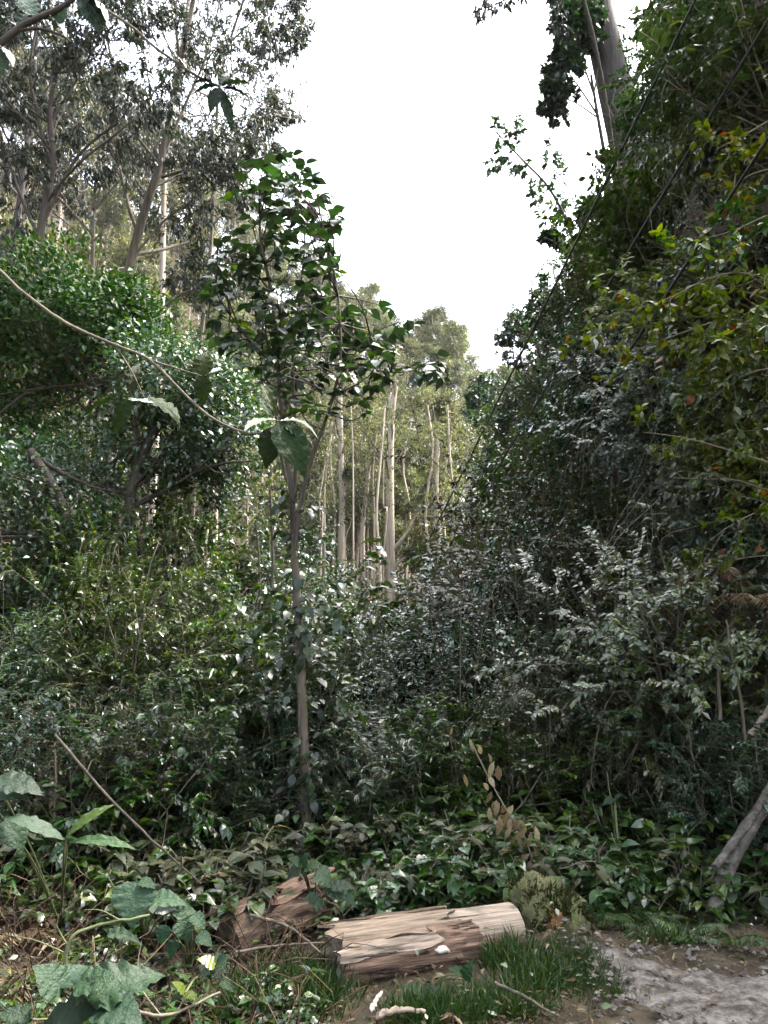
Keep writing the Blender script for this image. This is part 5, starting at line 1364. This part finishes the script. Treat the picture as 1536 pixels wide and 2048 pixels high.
def fern(label, px, py, kind, s, nf=8, seed=0, y=None):
    rg = random.Random(seed)
    b = gpt(px, py) if y is None else P(px, py, y)
    t = thing('fern' if kind == 'green' else 'dead_fern', label, 'fern', b)
    for k in range(nf):
        o = link('frond', FR[kind][k % 3], t)
        a = 6.283 * k / nf + rg.uniform(-.3, .3)
        o.rotation_euler = (rg.uniform(-.25, .35), rg.uniform(-.2, .2), a); q = s * rg.uniform(.75, 1.15); o.scale = (q, q, q)
    return t


for a in (('green fern beside the mossy log', 1195, 1850, 'green', .7, 9, 1), ('taller green fern behind the mossy log in the shade', 1185, 1790, 'green', .95, 9, 2), ('bright fern behind the pale log', 880, 1800, 'green', .8, 9, 3), ('light fern behind the middle of the pale log', 820, 1806, 'green', .8, 8, 4), ('soft fern right behind the end of the pale log', 960, 1790, 'green', .9, 8, 5),
          ('small yellowish fern at the back of the path', 1370, 1870, 'green', .5, 8, 6), ('small fern in the shade near the leaning trunk', 1460, 1890, 'green', .6, 7, 7), ('fern under the dark shrubs at the path bend', 1270, 1850, 'green', .6, 8, 8), ('green fern left of the fallen branch foot', 330, 1760, 'green', .7, 8, 9), ('fern behind the small round-leaved plant', 690, 1800, 'green', .8, 8, 10),
          ('dead brown fern curling over in the left foreground', 150, 1850, 'dead', .85, 10, 11), ('pale dead fern with hanging fronds above the drooping leaf', 225, 1800, 'dead', .6, 8, 12), ('dead fern tangled at the far left edge', 30, 1880, 'dead', .9, 10, 13), ('dead fern straggling before the rotten log', 420, 1870, 'dead', .7, 9, 14), ('dead fern against the upper end of the rotten log', 520, 1800, 'dead', .6, 8, 15),
          ('bleached dead fern fronds under the arching pale leaves', 110, 1740, 'dead', .7, 9, 16), ('dead fern lying below the pale log', 900, 2035, 'dead', .5, 8, 17), ('brown dead fern at the bottom left edge', 60, 1975, 'dead', .8, 9, 18)):
    fern(*a)

# dry grass and fern fronds hanging on the bank at the right
for a in (('dry tan fronds hanging on the bank above the pale pole', 1420, 1150, 'dead', .8, 14, 21, march(1420, 1150, .85)), ('dry brown fronds hanging low on the bank', 1260, 1370, 'dead', .7, 12, 22, march(1260, 1370, .85)), ('dry fronds hanging beside the hooked dead stem', 1350, 1380, 'dead', .7, 12, 23, march(1350, 1380, .85)), ('dry reddish fronds hanging on the upper bank', 1370, 1230, 'dead', .7, 12, 24, march(1370, 1230, .85)), ('dry fronds at the right edge of the bank', 1500, 1200, 'dead', .7, 12, 25, march(1500, 1200, .85))):
    fern(*a)


# dried vine with tan leaves
def dry_vine():
    rg = np.random.default_rng(14)
    pts = smooth_path([P(940, 1480, 5.5), P(985, 1570, 5.45), P(1025, 1640, 5.4), P(1052, 1680, 5.4), P(1068, 1740, 5.35), P(1082, 1810, 5.3)], 24)
    b = pts[0].copy()
    t = thing('dried_vine', 'dried vine with tan papery leaves hanging above the mossy log', 'vine', b)
    link('stem', wood_mesh('stem', [(0, pts, np.linspace(.006, .004, 24))], 'twig', off=b), t)
    for k in range(90):
        f = rg.random() ** .6
        q = pts[min(23, int(f * 24))] + rg.normal(0, .06, 3)
        d = unit(np.array([rg.normal(0, .5), rg.normal(-.1, .3), -1]))
        leaf_obj('leaf', leafmesh(T_LONG, 'leaf_tan', k), t, q, d, unit(np.array([rg.normal(0, .5), -1, .3])), rg.uniform(.06, .12), rg.uniform(.8, 1.3), b)


dry_vine()

# ------------------------------------------------------------------ grass, ground cover, litter
rng = np.random.default_rng(5)
mb = MB()
ps, hs_ = [], []
for px, py, sx, sy, n, h in ((600, 2000, 75, 45, 1800, .13), (520, 2030, 60, 30, 500, .15), (650, 1965, 30, 25, 400, .12), (985, 1935, 26, 16, 450, .13), (1030, 1975, 45, 25, 600, .12), (1105, 1975, 50, 30, 1500, .06), (1150, 1960, 40, 25, 900, .05), (1060, 1950, 40, 22, 700, .06), (1185, 1990, 25, 25, 500, .05), (900, 2000, 80, 20, 700, .07), (860, 2040, 70, 18, 900, .12), (1000, 2025, 60, 20, 700, .09), (960, 2005, 40, 15, 300, .09), (1290, 1895, 60, 12, 500, .12), (930, 1800, 70, 20, 700, .25), (760, 1815, 50, 15, 400, .2), (1420, 1905, 60, 12, 350, .12)):
    for _ in range(n):
        q = (px + rng.normal(0, sx * .6), py + rng.normal(0, sy * .6)); ps.append(q); hs_.append(h)
ps = np.array(ps); hs_ = np.array(hs_)
el = np.arctan((ps[:, 1] - 1024) / FPX) - PITCH
yy = np.clip(CAMZ / np.tan(np.maximum(el, .12)), 2.5, 9)
xx = (ps[:, 0] - 768) / FPX * yy / CP
okp = ~((xx > 1.25) & (yy < 4.7))
xx, yy, hs_ = xx[okp], yy[okp], hs_[okp]; n = len(xx)
p = np.stack([xx, yy, ground_h(xx, yy) - .01], -1)
d = unit(np.stack([rng.normal(0, .45, n), rng.normal(-.1, .4, n), np.ones(n)], -1))
TB = leaf_template([(0, .02), (.35, .026), (.7, .018), (1, 0)], .1, .45)
scatter(mb, TB, p, d, rng.normal(0, 1, (n, 3)), hs_ * rng.uniform(.5, 1.3, n), rng, 1.0)
tag(link('grass', mb.mesh('grass', 'grass')), 'fine green grass around the pale log and the path edge', kind='stuff')

# low ground cover everywhere on the valley floor except the path
n = 26000
y = 2.2 + rng.random(n) ** 1.3 * 14; px = rng.uniform(-120, 1650, n)
x = (px - 768) / FPX * y / CP
ok = (x < foot(y) + .3) & ((y > 5.4) | (rng.random(n) < np.where(x < -.5, .12, .3))) & ~((x > .95) & (y < 4.4)) & ~((x > -.5) & (x < 1.0) & (y < 4.4) & (rng.random(n) < .75))
x, y = x[ok], y[ok]; n = len(x)
z = ground_h(x, y) + rng.random(n) ** 1.6 * .22
mb = MB(); scatter(mb, T_DIAM, np.stack([x, y, z], -1), unit(rng.normal(0, 1, (n, 3)) * [1, 1, .35]), unit(UP + rng.normal(0, .4, (n, 3))), rng.uniform(.02, .055, n), rng, 1.1)
tag(link('ground_cover', mb.mesh('ground_cover', 'leaf_mid')), 'low mixed leaves covering the valley floor', kind='stuff')
n = 19000
y = 2.2 + rng.random(n) ** 1.4 * 6; px = rng.uniform(-120, 1700, n)
x = (px - 768) / FPX * y / CP
onp = (x > 1.0) & (y < 4.4)
ok = (x < foot(y) + .3) & (~onp | (rng.random(n) < .3))
x, y = x[ok], y[ok]; n = len(x)
z = ground_h(x, y) + .012 + rng.random(n) * .05 * ~((x > 1.0) & (y < 4.4)) + .04 * ((x > 1.0) & (y < 4.4))
mb = MB(); scatter(mb, T_LANCE, np.stack([x, y, z], -1), unit(rng.normal(0, 1, (n, 3)) * [1, 1, .2]), unit(UP + rng.normal(0, .35, (n, 3))), rng.uniform(.022, .065, n), rng, 1.3)
tag(link('leaf_litter', mb.mesh('leaf_litter', 'leaf_dry')), 'dry fallen leaves littering the ground', kind='stuff')
# fine dead stalks through the left foreground
mb = MB()
for _ in range(420):
    y = rng.uniform(3.0, 5.4); px = rng.uniform(-40, 620)
    x = (px - 768) / FPX * y / CP
    q = np.array([x, y, gh(x, y)]); e = q + np.array([rng.normal(0, .16), rng.normal(0, .12), rng.uniform(.05, .32)])
    e2 = e + np.array([rng.normal(0, .12), rng.normal(0, .08), rng.uniform(-.18, .04)])
    tube(mb, smooth_path([q, e, e2], 6), np.linspace(.004, .0015, 6), 3, rng.random())
tag(link('dead_stalks', mb.mesh('dead_stalks', 'leaf_dry')), 'tangle of dead stalks in the left foreground', kind='stuff')


mb = MB()
for _ in range(210):
    y = rng.uniform(6.4, 10.5); px = rng.uniform(-60, 1500); x = (px - 768) / FPX * y / CP
    if x > foot(y) + .4: continue
    g = gh(x, y); h = rng.uniform(.8, 2.5) * (1 if y > 7 else .6); a = rng.uniform(0, 6.28); sp_ = rng.uniform(.1, .9)
    q = np.array([x, y, g]); dx = np.array([math.cos(a), math.sin(a) * .6, 0]) * sp_
    tube(mb, smooth_path([q, q + dx * .35 + UP * h * .7, q + dx * .8 + UP * h, q + dx * 1.3 + UP * h * rng.uniform(.7, 1.05)], 9), np.linspace(.006, .002, 9) * rng.uniform(.6, 1.2), 4, rng.random())
tag(link('bramble_tangle', mb.mesh('bramble_tangle', 'bark_brown')), 'thin arching stems tangled through the thicket', kind='stuff')
mb = MB()
for _ in range(420):
    y = 5.2 + rng.random() ** 1.5 * 17; u = rng.uniform(.1, 1.1); x = float(foot(y)) + u * 2.6
    q = np.array([x - .45, y, gh(x, y) + rng.uniform(.2, .6)]); L = rng.uniform(.4, 1.8)
    e = q + np.array([rng.normal(-.15, .25), rng.normal(0, .35), -L if rng.random() < .65 else L * .7])
    tube(mb, smooth_path([q, (q + e) / 2 + rng.normal(0, .12, 3) - [.15, 0, 0], e], 8), np.linspace(.008, .003, 8) * rng.uniform(.5, 1.2), 4, rng.random())
tag(link('bank_vines', mb.mesh('bank_vines', 'bark_brown')), 'dry vines hanging on the steep bank', kind='stuff')

OCT_V = np.array([(1, 0, 0), (-1, 0, 0), (0, 1, 0), (0, -1, 0), (0, 0, .7), (0, 0, -.7)], float); OCT_F = np.array([[0, 2, 4], [2, 1, 4], [1, 3, 4], [3, 0, 4], [2, 0, 5], [1, 2, 5], [3, 1, 5], [0, 3, 5]])
n = 3600
y = rng.uniform(2.6, 4.6, n); x = rng.uniform(.9, 3.6, n)
sz = .004 + .024 * rng.random(n) ** 4
Vp = OCT_V[None] * sz[:, None, None] * rng.uniform(.6, 1.3, (n, 6, 3)) + np.stack([x, y, ground_h(x, y) + .036], -1)[:, None]
mb = MB(); mb.add(Vp.reshape(-1, 3), (OCT_F[None] + (np.arange(n) * 6)[:, None, None]).reshape(-1, 3), np.repeat(rng.random(n), 6))
tag(link('path_gravel', mb.mesh('path_gravel', 'sand', False)), 'grit and small clods lying on the sandy path', kind='stuff')
